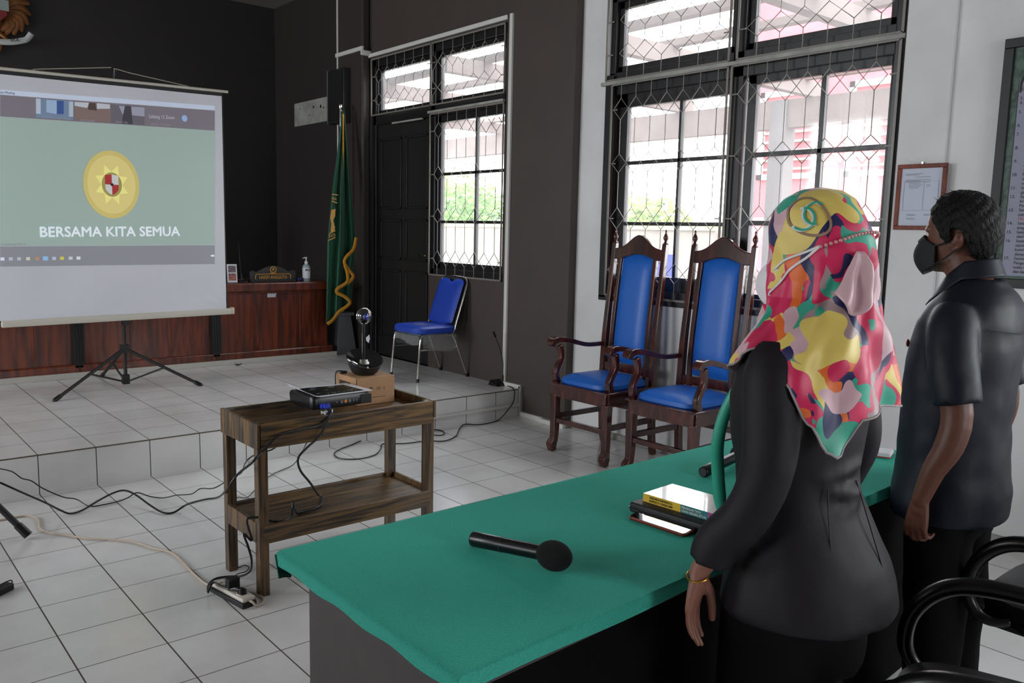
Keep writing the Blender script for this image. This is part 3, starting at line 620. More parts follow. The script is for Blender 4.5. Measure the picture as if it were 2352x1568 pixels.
# ---- flag with its pedestal
f = thing('flag_stand', (3.325, 2.60, H), 'grey tapered pedestal holding a flag pole at the corner of the stage', 'flag stand')
q = MB(); q.add([(x, y, z) for z, w_ in ((0, .115), (.395, .07)) for x, y in ((-w_, -w_), (w_, -w_), (w_, w_), (-w_, w_))], [(3, 2, 1, 0), (4, 5, 6, 7)]+[(i, (i+1) % 4, 4+(i+1) % 4, 4+i) for i in range(4)])
q.build('pedestal', M_grey, f, bev=.005, sm=0); MB().box(-.098, .098, -.098, .098, .395, .428).build('cap', M_grey, f, bev=.006, sm=0); MB().lathe([(.03, .428), (.022, .46)], seg=16).build('socket', M_grey, f)
MB().cyl((0, 0, .44), (.0, 0, 2.49), .013).build('pole', M_chrome, f); MB().lathe([(.013, 2.48), (.022, 2.50), (.02, 2.53), (.004, 2.54)], seg=14).build('finial', M_chrome, f)
# cloth hangs in deep folds: outline taken between a narrow top and a slanting lower hem
def edge_at(tab, v): return lerp_tab(tab, v)[0]
def lerp_tab(tab, x):
    if x <= tab[0][0]: return tab[0][1:]
    for a, b_ in zip(tab, tab[1:]):
        if x <= b_[0]:
            t = (x-a[0])/(b_[0]-a[0]); return tuple(p_+(q_-p_)*t for p_, q_ in zip(a[1:], b_[1:]))
    return tab[-1][1:]
FLL = [(252, 786), (350, 775), (430, 764), (500, 757), (560, 752), (640, 751), (750, 749)]
FLR = [(252, 791), (330, 797), (400, 803), (500, 812), (548, 817), (600, 813), (640, 811), (700, 806)]
def flagpt(u, v):
    vv = 254+(746-52*u-254)*v; uu = edge_at(FLL, vv)*(1-u)+edge_at(FLR, vv)*u
    y = 2.56-.20*min(1, v*2.2)-(.05*math.sin(u*15+1.5*v)+.03*math.sin(u*6))*min(1, v*2+.15)
    return PY(uu, vv, y)
fl = MB().grid(flagpt, 90, 90).build('flag', M_flag, None, recalc=False, mods=(solid(.004),))
tag(fl, 'dark green satin flag with golden fringe hanging in folds from its pole', 'flag')
def fring(pts, w_):
    P = [V(a) for a in pts]; n = len(P); L = []; R = []
    for i in range(n):
        d = (P[min(i+1, n-1)]-P[max(i-1, 0)]).normalized(); s_ = V((d.z, 0, -d.x)).normalized()*w_/2; L.append(P[i]-s_); R.append(P[i]+s_)
    return MB().add(L+R, [(i, i+1, n+i+1, n+i) for i in range(n-1)])
def FP(u, v, y=2.265): return PY(u, v, y)
fringe = [(818, 545), (812, 572), (797, 588), (791, 602), (800, 618), (811, 632), (808, 642), (798, 650)]
fr2 = [(792, 608), (798, 628), (797, 648), (776, 662), (774, 672), (790, 680), (804, 693), (796, 704), (778, 716), (765, 734), (752, 744)]
for k, (P_, yy) in enumerate(((fringe, 2.262), (fr2, 2.25))):
    pp, _ = catmull([FP(a, c_, yy) for a, c_ in P_], [0]*len(P_), 4); fring(pp, .034).build('fringe', M_fringe, fl, world=True, recalc=False, mods=(solid(.004),))
fring([FP(788.5, a, 2.44) for a in (262, 300, 340, 380, 395)], .014).build('fringe', M_fringe, fl, world=True, recalc=False, mods=(solid(.003),))
for a, b_ in (((763, 446), (776, 448)), ((762, 462), (775, 466)), ((754, 552), (770, 545)), ((757, 536), (771, 529))):
    MB().bar(FP(*a), FP(*b_), .004, .009, up=V((0, 0, 1))).build('gold_stripe', M_gold, fl, world=True)
MB().prism([(0, 0), (.045, .012), (.04, -.06), (.018, -.10), (.04, -.17), (.03, -.21), (-.01, -.21), (.0, -.13), (-.012, -.08)], FP(761, 482), (1, 0, 0), (0, 0, 1), .003).build('gold_emblem', M_gold, fl, world=True)
text('lettering', 'RA', M_gold, fl, FP(763, 459), (1, 0, -.1), (0, 0, 1), h=.03); text('lettering', 'KAYA', M_gold, fl, FP(756, 546), (1, 0, .2), (0, 0, 1), h=.035, w=.07)

# ---- loudspeaker, wall board, wall emblem
sp = thing('wall_speaker', (3.41, 2.80, 2.60), 'tall narrow black loudspeaker on the side wall above the flag', 'speaker')
MB().box(3.39, XW-.005, 2.66, 2.99, 2.60, 3.145).build('cabinet', M_plasticm, sp, world=True, bev=.008)
MB().box(3.383, 3.39, 2.675, 2.975, 2.63, 3.13).build('grille', M_foam, sp, world=True)
MB().box(3.378, 3.39, 2.975, 2.99, 2.60, 3.145).build('side_edge', mat('grey_speaker_edge', (96, 98, 98), .5), sp, world=True)
wb = thing('wall_board', (XW-.012, 3.7, 2.68), 'aged white board with screw holes fixed to the side wall beside the loudspeaker', 'board')
MB().box(XW-.022, XW, 2.995, 4.10, 2.68, 2.94).build('panel', M_oldwhite, wb, world=True, bev=.003)
q = MB()
for y, z, r in ((3.95, 2.87, .008), (3.62, 2.86, .014), (3.45, 2.85, .018), (3.38, 2.83, .012), (3.72, 2.78, .008), (3.2, 2.72, .02)): q.cyl((XW-.0235, y, z), (XW-.02, y, z), r)
q.build('hole', M_plasticm, wb, world=True)
em = thing('wall_emblem', PY(20, 45, 4.6), 'bronze winged state emblem with a white ribbon, high on the dark back wall', 'emblem')
M_brz = mat('aged_bronze', (120, 74, 34), .5, metal=.4, noise=.2, nscale=15)
def epx(u, v, o=0): return PY(u, v, 4.6-o)
q = MB()
for k in range(7):
    a = epx(8, 22+k*2); t = rad(52-k*22); L_ = .25-.012*k
    q.tube([a, a+V((math.cos(t)*L_*.5+.02, -.02, math.sin(t)*L_*.45)), a+V((math.cos(t-.5)*L_*.95, 0, math.sin(t-.5)*L_))], [.012, .045, .018], 10, smooth=4, rnd=True, sq=((0, 1, 0), .4))
q.build('wing', M_brz, em, world=True)
q2 = MB()
for k in range(7):
    a = epx(8, 22+k*2); t = rad(52-k*22); L_ = .25-.012*k; c0 = epx(-18, 30)
    q2.tube([V((2*c0.x-p_.x, p_.y, p_.z)) for p_ in (a, a+V((math.cos(t)*L_*.5+.02, -.02, math.sin(t)*L_*.45)), a+V((math.cos(t-.5)*L_*.95, 0, math.sin(t-.5)*L_)))], [.012, .045, .018], 10, smooth=4, rnd=True, sq=((0, 1, 0), .4))
q2.build('wing', M_brz, em, world=True)
c0 = epx(-16, 30)
MB().ell(c0, .085, .06, .20).ell(c0+V((.0, -.02, .22)), .045, .05, .06).build('body', M_brz, em, world=True)
MB().prism([(-.11, .09), (.11, .09), (.11, -.04), (0, -.15), (-.11, -.04)], c0+V((0, -.07, .02)), (1, 0, 0), (0, 0, 1), .03).build('shield', mat('dark_red_enamel', (110, 20, 22), .4), em, world=True, bev=.006)
MB().box(c0.x+.03, c0.x+.12, c0.y-.10, c0.y-.084, c0.z+.02, c0.z+.12).build('shield_quarter', mat('pale_enamel', (140, 150, 146), .4), em, world=True)
for sx in (-1, 1):
    MB().tube([c0+V((sx*.02, 0, -.16)), c0+V((sx*.08, -.03, -.22)), c0+V((sx*.11, -.04, -.25))], [.03, .02, .014], 8, smooth=3, rnd=True).build('leg', M_brz, em, world=True)
MB().tube([c0+V((0, 0, -.16)), c0+V((0, 0, -.30)), c0+V((0, 0, -.38))], [.04, .07, .03], 10, smooth=4, rnd=True, sq=((0, 1, 0), .4)).build('tail', M_brz, em, world=True)
pp = [V((c0.x+dx_, c0.y-.07, c0.z+dz_)) for dx_, dz_ in ((-.33, -.17), (-.27, -.22), (-.12, -.265), (0, -.275), (.12, -.265), (.22, -.235), (.27, -.21), (.31, -.15))]
pp, _ = catmull(pp, [0]*8, 5); fring(pp, .055).build('ribbon', mat('white_ribbon_paint', (180, 184, 180), .6), em, world=True, recalc=False, mods=(solid(.008),))
text('lettering', 'IKA', mat('black_paint', (30, 28, 26), .6), em, c0+V((.125, -.083, -.262)), (1, 0, .15), (0, 0, 1), h=.035)

# ---- blue stacking chair near the door (faces into the room, -x)
sc = thing('stacking_chair', (3.265, .925, H), 'blue padded steel chair wrapped in clear plastic, on the stage under the narrow barred window', 'chair', rz=rad(90))
# local: +y is the front, x across
def rod(name, pts, r=.0105, smooth=5, m=M_chrome, parent=None): return MB().tube(pts, r, 10, smooth=smooth).build(name, m, parent)
for sx in (-1, 1):
    l = rod('leg', [(sx*.19, -.09, .40), (sx*.195, .15, .40), (sx*.2, .205, .385), (sx*.205, .225, .30), (sx*.21, .25, .012)], parent=sc); MB().cyl((sx*.21, .2505, 0), (sx*.2098, .248, .03), .014).build('rubber_foot', M_plastic, l)
    l = rod('leg', [(sx*.19, .05, .40), (sx*.193, -.10, .395), (sx*.195, -.14, .36), (sx*.2, -.18, .27), (sx*.205, -.285, .012)], parent=sc); MB().cyl((sx*.205, -.2865, 0), (sx*.2048, -.281, .03), .014).build('rubber_foot', M_plastic, l)
    rod('side_brace', [(sx*.203, .222, .27), (sx*.203, .0, .268), (sx*.2, -.178, .272)], .006, parent=sc)
MB().tube([(-.19, .17, .395), (.19, .17, .395)], .009, 8).build('cross_bar', M_chrome, sc); MB().tube([(-.19, -.12, .385), (.19, -.12, .385)], .009, 8).build('cross_bar', M_chrome, sc)
q = MB(); q.rings([(0, 0.03, .405, .205, .205, .20), (0, .03, .41, .222, .222, .22), (0, .03, .425, .228, .228, .225), (0, .03, .455, .226, .226, .223), (0, .03, .468, .21, .21, .21), (0, .03, .472, .16, .16, .16)], 40, 4.5).build('seat', M_blue, sc)
rod('back_frame', [(-.2, -.06, .395), (-.205, -.125, .41), (-.205, -.165, .52), (-.205, -.255, .78), (-.19, -.278, .85), (-.12, -.288, .88), (.12, -.288, .88), (.19, -.278, .85), (.205, -.255, .78), (.205, -.165, .52), (.205, -.125, .41), (.2, -.06, .395)], .011, parent=sc)
def bk(u, v):
    x = -.185+.37*u; top = .868-.028*math.exp(-((u-.5)/.10)**2)-.03*(abs(u-.5)*2)**8; z = .49-.02*math.cos((u-.5)*pi)+(top-.49+.02*math.cos((u-.5)*pi))*v
    return x, -.125-.36*(z-.49), z
def bkp(s): return lambda u, v: (lambda t: V((t[0], t[1]+s*.024*(1-abs(2*u-1)**6)*(1-abs(2*v-1)**6)+.0, t[2])))(bk(u, v))
MB().grid(bkp(1), 30, 30).grid(bkp(-.6), 30, 30).build('backrest', M_blue, sc)
q = MB()
for sx in (-1, 1): q.grid(lambda u, v: V((sx*(.213+.004*math.sin(9*u)), -.16+.36*u+.0, .395-.13*v-.02*math.sin(u*5)*v)), 12, 4)
q.grid(lambda u, v: V((-.2+.4*u, .232+.004*math.sin(30*u), .395-.07*v-.02*math.sin(u*6)*v)), 16, 4).build('plastic_wrap', M_clear, sc, recalc=False)
MB().box(-.10, .06, .03, .14, .4735, .4745).build('plastic_patch', M_clear, sc)

# ---- microphone at the stage edge
bp_ = PZ(1150, 884, H)
gooseneck((bp_.x, bp_.y+.01, H), rad(0), .4, 'black gooseneck microphone with a red ring, on the stage edge by the white trunking', (.085, .06, .045), True, [(.0, -.03, .03), (.0, -.03, .13), (-.003, -.03, .22), (-.035, -.03, .32), (-.085, -.03, .42)])
tag(MB().tube([PZ(1166, 886, H+.012), PZ(1172, 888, H+.012), PZ(1178, 892, H+.01), PY(1182, 900, -.012), PY(1180, 920, -.02), PY(1168, 940, -.04), PZ(1150, 960, .012), PZ(1135, 968, .006), PZ(1100, 975, .006), PZ(1068, 974, .006), PZ(1055, 985, .006), PZ(1048, 1000, .006), PZ(1030, 1010, .006), PZ(1010, 1013, .006), PZ(980, 1012, .006), PZ(930, 1018, .006), PZ(880, 1019, .006), PZ(875, 1030, .006), PZ(860, 1045, .006), PZ(820, 1054, .006), PZ(780, 1052, .006), PZ(768, 1042, .006), PZ(780, 1032, .006), PZ(815, 1018, .006), PZ(840, 1005, .008), PZ(852, 988, .03)], .0042, 6, smooth=6).build('microphone_cable', M_cable), 'thin black cable dropping off the stage edge and coiling on the floor behind the cart', 'cable')
tag(MB().tube([PZ(*a, .0055) for a in ((973, 1000), (992, 987), (1012, 988), (1021, 994), (1015, 999), (998, 999), (980, 997))], .004, 6, smooth=5).build('loose_cable', M_cable), 'short black cable loop on the floor at the foot of the stage riser', 'cable')
MBX = MB().box(3.50, 3.53, .03, .06, H, H+.02)
tag(MB().box(XW-.02, XW-.003, -.018, .035, .06, H+.02).build('socket_box', mat('open_wall_box', (34, 38, 30), .6)), 'dark open cable box at the end of the stage riser against the brown wall', 'box')

# ---- high-backed throne chairs with blue vinyl (local +y = front)
def tapered(path, ws, ds, m, name, parent, bev=.004):
    """square-section member swept along a path of (x, y, z) with widths ws (x) and depths ds (y)"""
    pts, rr = catmull([V(p_) for p_ in path], list(range(len(path))), 6); n = len(pts); q = MB(); vs = []
    for i, p_ in enumerate(pts):
        t = rr[i]; k = min(int(t), len(ws)-2); fr = t-k; w_ = ws[k]+(ws[k+1]-ws[k])*fr; d_ = ds[k]+(ds[k+1]-ds[k])*fr
        tg = (pts[min(i+1, n-1)]-pts[max(i-1, 0)]).normalized(); xa = V((1, 0, 0)); xa = (xa-tg*xa.dot(tg)).normalized(); ya = tg.cross(xa)
        vs += [p_+xa*(a*w_/2)+ya*(b_*d_/2) for a, b_ in ((-1, -1), (1, -1), (1, 1), (-1, 1))]
    fs = [(3, 2, 1, 0), tuple(range(4*n-4, 4*n))]+[(4*i+k, 4*i+(k+1) % 4, 4*i+4+(k+1) % 4, 4*i+4+k) for i in range(n-1) for k in range(4)]
    return q.add(vs, fs).build(name, m, parent, bev=bev)
def throne(loc, rz, label):
    t = thing('throne_chair', loc, label, 'chair', 'high-backed mahogany chairs with blue vinyl', rz)
    HW, FY, BY = .265, .27, -.24
    for sx in (-1, 1):
        tapered([(sx*(HW-.02), FY-.03, .41), (sx*(HW-.02), FY-.03, .22), (sx*(HW-.018), FY-.028, .10), (sx*(HW-.012), FY-.012, .05), (sx*(HW-.016), FY-.02, .0)], [.058, .05, .045, .058, .04], [.058, .05, .045, .058, .04], M_maho, 'leg', t)
        tapered([(sx*(HW-.03), BY+.02, .42), (sx*(HW-.03), BY+.01, .2), (sx*(HW-.03), BY+.0, .08), (sx*(HW-.03), BY-.015, .0)], [.045, .042, .04, .038], [.045, .042, .045, .04], M_maho, 'leg', t)
        # back post with turned finial
        tapered([(sx*(HW-.03), BY+.02, .42), (sx*(HW-.032), BY+.005, .80), (sx*(HW-.034), BY-.035, 1.20), (sx*(HW-.035), BY-.06, 1.46)], [.042, .04, .036, .034], [.05, .046, .038, .034], M_maho, 'back_post', t)
        c = V((sx*(HW-.035), BY-.06, 1.46))
        MB().lathe([(.019, 0), (.021, .004), (.012, .012), (.009, .02), (.017, .036), (.019, .048), (.012, .062), (.006, .075), (.0085, .084), (.005, .094), (.001, .1)], c, 16).build('finial', M_maho, t)
        # inner stile beside the upholstered panel
        tapered([(sx*.165, BY+.02, .47), (sx*.165, BY+.005, .80), (sx*.162, BY-.033, 1.20), (sx*.16, BY-.052, 1.38)], [.03, .03, .03, .03], [.035, .032, .03, .03], M_maho, 'back_stile', t)
        # arm: support and scrolled rest
        tapered([(sx*(HW-.012), FY-.05, .485), (sx*(HW-.012), FY-.035, .56), (sx*(HW-.008), FY-.085, .66), (sx*(HW-.004), FY-.07, .745)], [.04, .038, .036, .04], [.05, .045, .04, .05], M_maho, 'arm_support', t, .007)
        tapered([(sx*(HW-.03), BY+.02, .735), (sx*(HW-.015), -.05, .735), (sx*(HW), .10, .77), (sx*(HW+.006), .20, .785), (sx*(HW+.008), .255, .775), (sx*(HW+.008), .275, .745)], [.038, .042, .05, .058, .06, .055], [.03, .03, .032, .036, .045, .04], M_maho, 'armrest', t, .010)
        MB().bar((sx*(HW-.02), FY-.05, .25), (sx*(HW-.03), BY+.01, .25), .026, .038).build('stretcher', M_maho, t, bev=.003)
        MB().bar((sx*(HW-.012), FY-.02, .437), (sx*(HW-.03), BY+.01, .437), .03, .085).build('side_rail', M_maho, t, bev=.003)
    MB().bar((-HW+.01, FY-.02, .437), (HW-.01, FY-.02, .437), .032, .085).build('front_rail', M_maho, t, bev=.003)
    MB().bar((-HW+.03, BY+.02, .437), (HW-.03, BY+.02, .437), .03, .085).build('rear_rail', M_maho, t, bev=.003)
    MB().box(-HW-.012, HW+.012, BY+.04, FY+.008, .478, .492).build('seat_frame', M_maho, t, bev=.005)
    MB().bar((-HW+.03, FY-.03, .225), (HW-.03, FY-.03, .225), .03, .035).build('stretcher', M_maho, t, bev=.003); MB().bar((-HW+.04, BY+.01, .30), (HW-.04, BY+.01, .30), .026, .035).build('stretcher', M_maho, t, bev=.003)
    MB().rings([(0, .01, .49, .228, .235, .21), (0, .01, .50, .238, .245, .22), (0, .01, .525, .236, .242, .218), (0, .01, .548, .20, .21, .19), (0, .01, .562, .13, .14, .13), (0, .01, .566, .05, .05, .05)], 44, 5).build('seat_cushion', M_bluev, t)
    # crest rail with the raised hump, arched underside
    top = [(-.235, 1.42)]+[(-.215+.43*k/24, 1.42+.10*math.exp(-((k-12)/6.2)**2)+.0) for k in range(25)]+[(.235, 1.42)]
    bot = [(.235, 1.345), (.165, 1.345)]+[(.15-.30*k/12, 1.35+.035*math.sin(pi*k/12)) for k in range(13)]+[(-.165, 1.345), (-.235, 1.345)]
    q = MB().prism([(x, z) for x, z in top+bot], (0, 0, 0), (1, 0, 0), (0, 0, 1), .03); 
    for v_ in q.v: v_.y += BY-.052-.09*(v_.z-1.40)
    q.build('crest_rail', M_maho, t, bev=.006, sm=35)
    MB().bar((-.235, BY+.015, .575), (.235, BY+.015, .575), .03, .06).build('lower_back_rail', M_maho, t, bev=.003)
    def bp2(s_):
        def fn(u, v):
            x = -.145+.29*u; z = .61+(1.352+.033*math.sin(pi*u)-.61)*v; yb = BY+.012-.0*v-.075*max(0, (z-.75)/.65)**1.2
            return V((x, yb+s_*(.034*(1-abs(2*u-1)**5)*(1-abs(2*v-1)**9)), z))
        return fn
    MB().grid(bp2(1), 24, 40).grid(bp2(-.5), 24, 40).build('back_panel', M_bluev, t)
    return t
th1 = throne((3.265, -1.237, 0), rad(90), 'high-backed mahogany chair with blue vinyl, the one nearer the brown wall')
def copy_tree(o, parent=None):
    c = o.copy(); COL.objects.link(c); c.parent = parent
    for ch in [x for x in bpy.data.objects if x.parent == o]: copy_tree(ch, c)
    return c
th2 = copy_tree(th1); th2.location = (3.275, -1.935, 0); th2['label'] = 'high-backed mahogany chair with blue vinyl, partly hidden by the person in the patterned headscarf'
th3 = copy_tree(th1); th3.location = (2.02, 3.55, H); th3.rotation_euler = (0, 0, rad(180)); th3['label'] = 'high-backed chair standing in the dark behind the judges bench'; del th3['group']

# ================================================================== the floor: cart and what it carries
CX0, CX1, CY0, CY1 = .422, 1.284, -2.005, -1.632
ct = thing('wooden_cart', ((CX0+CX1)/2, (CY0+CY1)/2, 0), 'dark streaked pine trolley shelf with an open tray top holding the projector', 'cart')
for x in (CX0, CX1-.042):
    for y in (CY0, CY1-.042): MB().box(x, x+.042, y, y+.042, 0, .73).build('leg', M_cartv, ct, world=True, bev=.002, sm=0)
MB().box(CX0+.005, CX1-.005, CY0-.006, CY0+.012, .625, .73).build('tray_side', M_cart, ct, world=True, bev=.002, sm=0)
MB().box(CX0+.005, CX1-.005, CY1-.012, CY1+.006, .625, .73).build('tray_side', M_cart, ct, world=True, bev=.002, sm=0)
M_cartx = wood_mat('dark_stained_pine_end', (118, 88, 50), (40, 31, 26), (17, 12, .9), .38, 4.0, 6, .25)
MB().box(CX0-.006, CX0+.012, CY0-.006, CY1+.006, .625, .732).build('tray_end', M_cartx, ct, world=True, bev=.002, sm=0)
MB().box(CX1-.012, CX1+.006, CY0-.006, CY1+.006, .65, .732).build('tray_end', M_cartx, ct, world=True, bev=.002, sm=0)
MB().box(CX0+.01, CX1-.01, CY0+.01, CY1-.01, .672, .69).build('tray_bottom', M_cart, ct, world=True, sm=0)
MB().box(CX0+.01, CX1-.01, CY0+.01, CY1-.01, .275, .29).build('lower_shelf', M_cart, ct, world=True, sm=0)
for y0, y1 in ((CY0-.004, CY0+.014), (CY1-.014, CY1+.004)): MB().box(CX0+.02, CX1-.02, y0, y1, .225, .302).build('shelf_rail', M_cart, ct, world=True, bev=.002, sm=0)
for x0_, x1_ in ((CX0-.002, CX0+.014), (CX1-.016, CX1-.002)): MB().box(x0_, x1_, CY0+.03, CY1-.03, .225, .312).build('shelf_end', M_cartx, ct, world=True, bev=.002, sm=0)
# projector resting on the tray edge
pr_ = thing('projector', (.845, -1.81, .734), 'black projector with a bordered paper sheet on top, on the front edge of the cart', 'projector', rz=rad(2))
MB().rings([(0, 0, .001, .135, .095, .095), (0, 0, .008, .146, .110, .112), (0, 0, .050, .148, .112, .115), (0, 0, .060, .144, .108, .110)], 48, 12).build('body', M_plastic, pr_)
MB().box(.09, .1485, -.117, -.112, .006, .048).build('corner_panel', M_plasticm, pr_, bev=.003)
for i_, (x_, r_) in enumerate(((-.03, .004), (-.005, .008), (.015, .008), (.035, .008), (.055, .005), (.07, .005))):
    MB().cyl((x_, -.1165, .028), (x_, -.113, .028), r_, seg=12).build('port', mat('orange_port', (220, 130, 50), .4) if i_ == 2 else M_grey, pr_)
MB().box(.098, .143, -.1185, -.1165, .048, .0505).build('silver_strip', M_chrome, pr_)
sh = thing('paper_sheet', (.845, -1.81, .7945), 'white sheet printed mostly black, its corner curling up, lying on the projector', 'paper', rz=rad(2))
def shf(u, v, o=0):
    x = -.152+.304*u; y = -.125+.235*v; c_ = max(0, .12-u)*1.6+0; return V((x, y, .002+o+c_**1.5*.35*(v*.6+.4)+.003*math.sin(6*u)*v))
MB().grid(lambda u, v: shf(u, v), 16, 12).build('sheet', M_paper, sh, recalc=False, mods=(solid(.0008),))
MB().grid(lambda u, v: shf(.09+.80*u, .10+.78*v, .0012), 14, 10).build('black_print', mat('glossy_black_print', (14, 15, 20), .22, noise=.5, nscale=9), sh, recalc=False)
for (u0, v0, du, dv) in ((.30, .76, .10, .08), (.58, .72, .10, .08), (.42, .5, .05, .03), (.18, .25, .06, .05), (.7, .3, .12, .04), (.22, .62, .10, .06)):
    MB().grid(lambda u, v: shf(u0+du*u, v0+dv*v, .0018), 2, 2).build('printed_picture', mat('grey_printed_picture', (96, 104, 116), .4), sh, recalc=False)
text('lettering', 'T O S H I B A', mat('grey_lettering', (150, 154, 160), .5), sh, (-.06, -.088, .0045), (1, 0, 0), (0, 1, 0), w=.16, h=.012, world=False)
# blue video plug with its cable dropping to the lower shelf and on to the power strip
tag(MB().box(.735, .775, -1.948, -1.925, .745, .765).box(.74, .77, -1.965, -1.948, .748, .762).build('video_plug', mat('blue_plug', (40, 62, 190), .4), bev=.003), 'bright blue video plug in the back of the projector', 'plug')
tag(MB().box(.738, .756, -1.978, -1.966, .726, .738).add([(.72, -1.972, .728), (.738, -1.972, .734), (.72, -1.972, .744)], [(0, 1, 2)]).add([(.775, -1.972, .728), (.756, -1.972, .734), (.775, -1.972, .744)], [(0, 1, 2)]).build('cable_tie', mat('white_tie', (215, 215, 215), .6), mods=(solid(.004),)), 'white bow-shaped tie around the cables under the blue plug', 'cable tie')
yF = -2.03
cab = [(.757, -1.955, .745), (.76, -1.985, .735), PY(752, 965, -2.03), PY(735, 1000, -2.035), PY(705, 1028, -2.04), PY(685, 1052, -2.04), PY(690, 1080, -2.03), PY(712, 1108, -2.02), (.70, -1.98, .38), PZ(738, 1138, .30), PZ(740, 1152, .297), PZ(728, 1165, .297), PZ(700, 1175, .297), PZ(683, 1178, .297), PZ(676, 1165, .32), PZ(672, 1153, .345), PZ(672, 1168, .32), PZ(668, 1188, .297), PZ(650, 1197, .297), PZ(625, 1196, .297), PY(600, 1189, -1.995), PY(585, 1188, -1.99), PY(567, 1195, -1.99), (.405, -1.97, .24), PY(560, 1225, -1.97), PY(570, 1255, -1.96), PY(578, 1285, -1.93), PZ(575, 1310, .06), PZ(555, 1322, .02), PZ(520, 1324, .008), PZ(492, 1330, .008), PZ(478, 1345, .02), PZ(478, 1358, .045)]
tag(MB().tube(cab, .0048, 8, smooth=6).build('power_cable', M_cable), 'thick black cable from the projector over the lower shelf down to the power strip', 'cable')
tag(MB().tube([PZ(0, 1108, .25), PZ(45, 1128, .20), PZ(100, 1152, .12), PZ(140, 1172, .03), PZ(162, 1179, .008), PZ(190, 1171, .010), PZ(225, 1150, .03), PZ(260, 1132, .05), PZ(285, 1126, .055), PZ(310, 1135, .05), PZ(345, 1160, .02), PZ(375, 1177, .008), PZ(400, 1176, .008), PZ(430, 1158, .04), PZ(470, 1147, .10), PZ(500, 1142, .16), PY(520, 1125, -1.75), PY(545, 1090, -1.85), PY(575, 1065, -2.03), PY(605, 1035, -2.03), PY(640, 1000, -2.035), PY(690, 985, -2.035), PY(735, 975, -2.03), (.75, -1.985, .735), (.748, -1.957, .74)], .0052, 8, smooth=6).build('video_cable', M_cable), 'thick black wavy cable rising from the floor on the far left to the projector', 'cable')
tag(MB().tube([PZ(0, 1076, .20), PZ(28, 1083, .19), PZ(50, 1098, .16), PZ(72, 1104, .14), PZ(100, 1122, .10), PZ(145, 1141, .05), PZ(175, 1146, .03), PZ(205, 1162, .006), PZ(240, 1158, .006), PZ(275, 1150, .006), PZ(295, 1142, .02), PZ(315, 1131, .04), PZ(345, 1140, .02), PZ(375, 1143, .012), PZ(405, 1137, .03), PZ(440, 1134, .05), PZ(460, 1122, .08), PZ(490, 1121, .10), PZ(515, 1108, .14), PZ(535, 1095, .20), PZ(555, 1085, .24), PY(565, 1060, -1.70), PY(590, 1042, -1.70), PY(625, 1032, -1.68), PY(645, 1016, -1.66)], .0032, 6, smooth=5).build('signal_cable', M_cable), 'thinner black wavy cable running above the riser towards the cart', 'cable')
tag(MB().tube([PY(712, 1000, -1.62), PY(700, 1025, -1.60), PZ(690, 1045, .1), PZ(672, 1068, .01), PZ(640, 1082, .006), PZ(612, 1098, .006), PZ(590, 1120, .006), PZ(568, 1142, .006), PZ(545, 1142, .006), PZ(530, 1160, .006), PZ(535, 1185, .006)], .0028, 6, smooth=5).build('adapter_cable', M_cable), 'thin black cable behind the cart legs', 'cable')
# camera and its box
bx_ = thing('cardboard_box', (1.122, -1.65, .69), 'small brown cardboard box with printed symbols standing in the cart tray', 'box')
MB().box(1.02, 1.225, -1.752, -1.55, .69, .82).build('carton', M_card, bx_, world=True, bev=.002)
MB().box(1.0205, 1.2245, -1.652, -1.650, .8202, .8206).build('flap_seam', mat('carton_seam', (120, 88, 62), .8), bx_, world=True)
MB().box(1.0185, 1.0195, -1.749, -1.745, .70, .819).build('dark_edge', M_print, bx_, world=True)
MB().prism([(.010*math.cos(rad(90+60*k)), .010*math.sin(rad(90+60*k))) for k in range(6)], (1.095, -1.7525, .765), (1, 0, 0), (0, 0, 1), .0006).build('recycling_mark', M_print, bx_, world=True)
MB().prism([(.005*math.cos(rad(90+60*k)), .005*math.sin(rad(90+60*k))) for k in range(6)], (1.095, -1.7529, .765), (1, 0, 0), (0, 0, 1), .0006).build('recycling_mark_centre', M_card, bx_, world=True)
text('lettering', 'CE', M_print, bx_, (1.125, -1.7526, .758), (1, 0, 0), (0, 0, 1), h=.013); text('lettering', 'X', M_print, bx_, (1.163, -1.7526, .757), (1, 0, 0), (0, 0, 1), h=.015, w=.008)
MB().box(1.075, 1.175, -1.7528, -1.752, .722, .724).build('printed_line', M_print, bx_, world=True)
MB().box(1.0188, 1.0198, -1.69, -1.585, .775, .793).build('side_print', M_print, bx_, world=True)
cc = thing('conference_camera', (1.115, -1.66, .8207), 'black ball-headed conference camera on a stem, standing on the cardboard box', 'camera', rz=rad(0))
# bowl base with slanting top
q = MB(); N_ = 40; vs = []; prof = [(0, .001), (.045, .0), (.062, .012), (.076, .04), (.084, .075), (.088, .11)]
tilt = lambda x, y, z: .052+.36*(y)+.10*x
fs = []
for r_, z_ in prof:
    for k in range(N_):
        a = 2*pi*k/N_; x_, y_ = r_*math.cos(a), r_*math.sin(a); vs.append((x_, y_, min(z_, .078+.42*y_+.08*x_)))
n_ = len(prof)
for i in range(n_-1):
    for k in range(N_): fs.append((i*N_+k, i*N_+(k+1) % N_, (i+1)*N_+(k+1) % N_, (i+1)*N_+k))
q.add(vs, fs).build('base', M_plasticm, cc)
MB().grid(lambda u, v: (lambda r_, a: V((r_*math.cos(a), r_*math.sin(a), .0785+.42*r_*math.sin(a)+.08*r_*math.cos(a)-.03*(1-(r_/.088)**2)*.8)))(.087*v, 2*pi*u), 40, 8, wrap=True).build('control_panel', mat('glossy_black_panel', (12, 12, 14), .08, spec=.8), cc)
MB().tube([(0, .012, .05), (0, .012, .072)], [.03, .022], 20).build('collar', M_chrome, cc)
MB().cyl((0, .012, .06), (0, .012, .245), .0085).build('stem', M_plastic, cc)
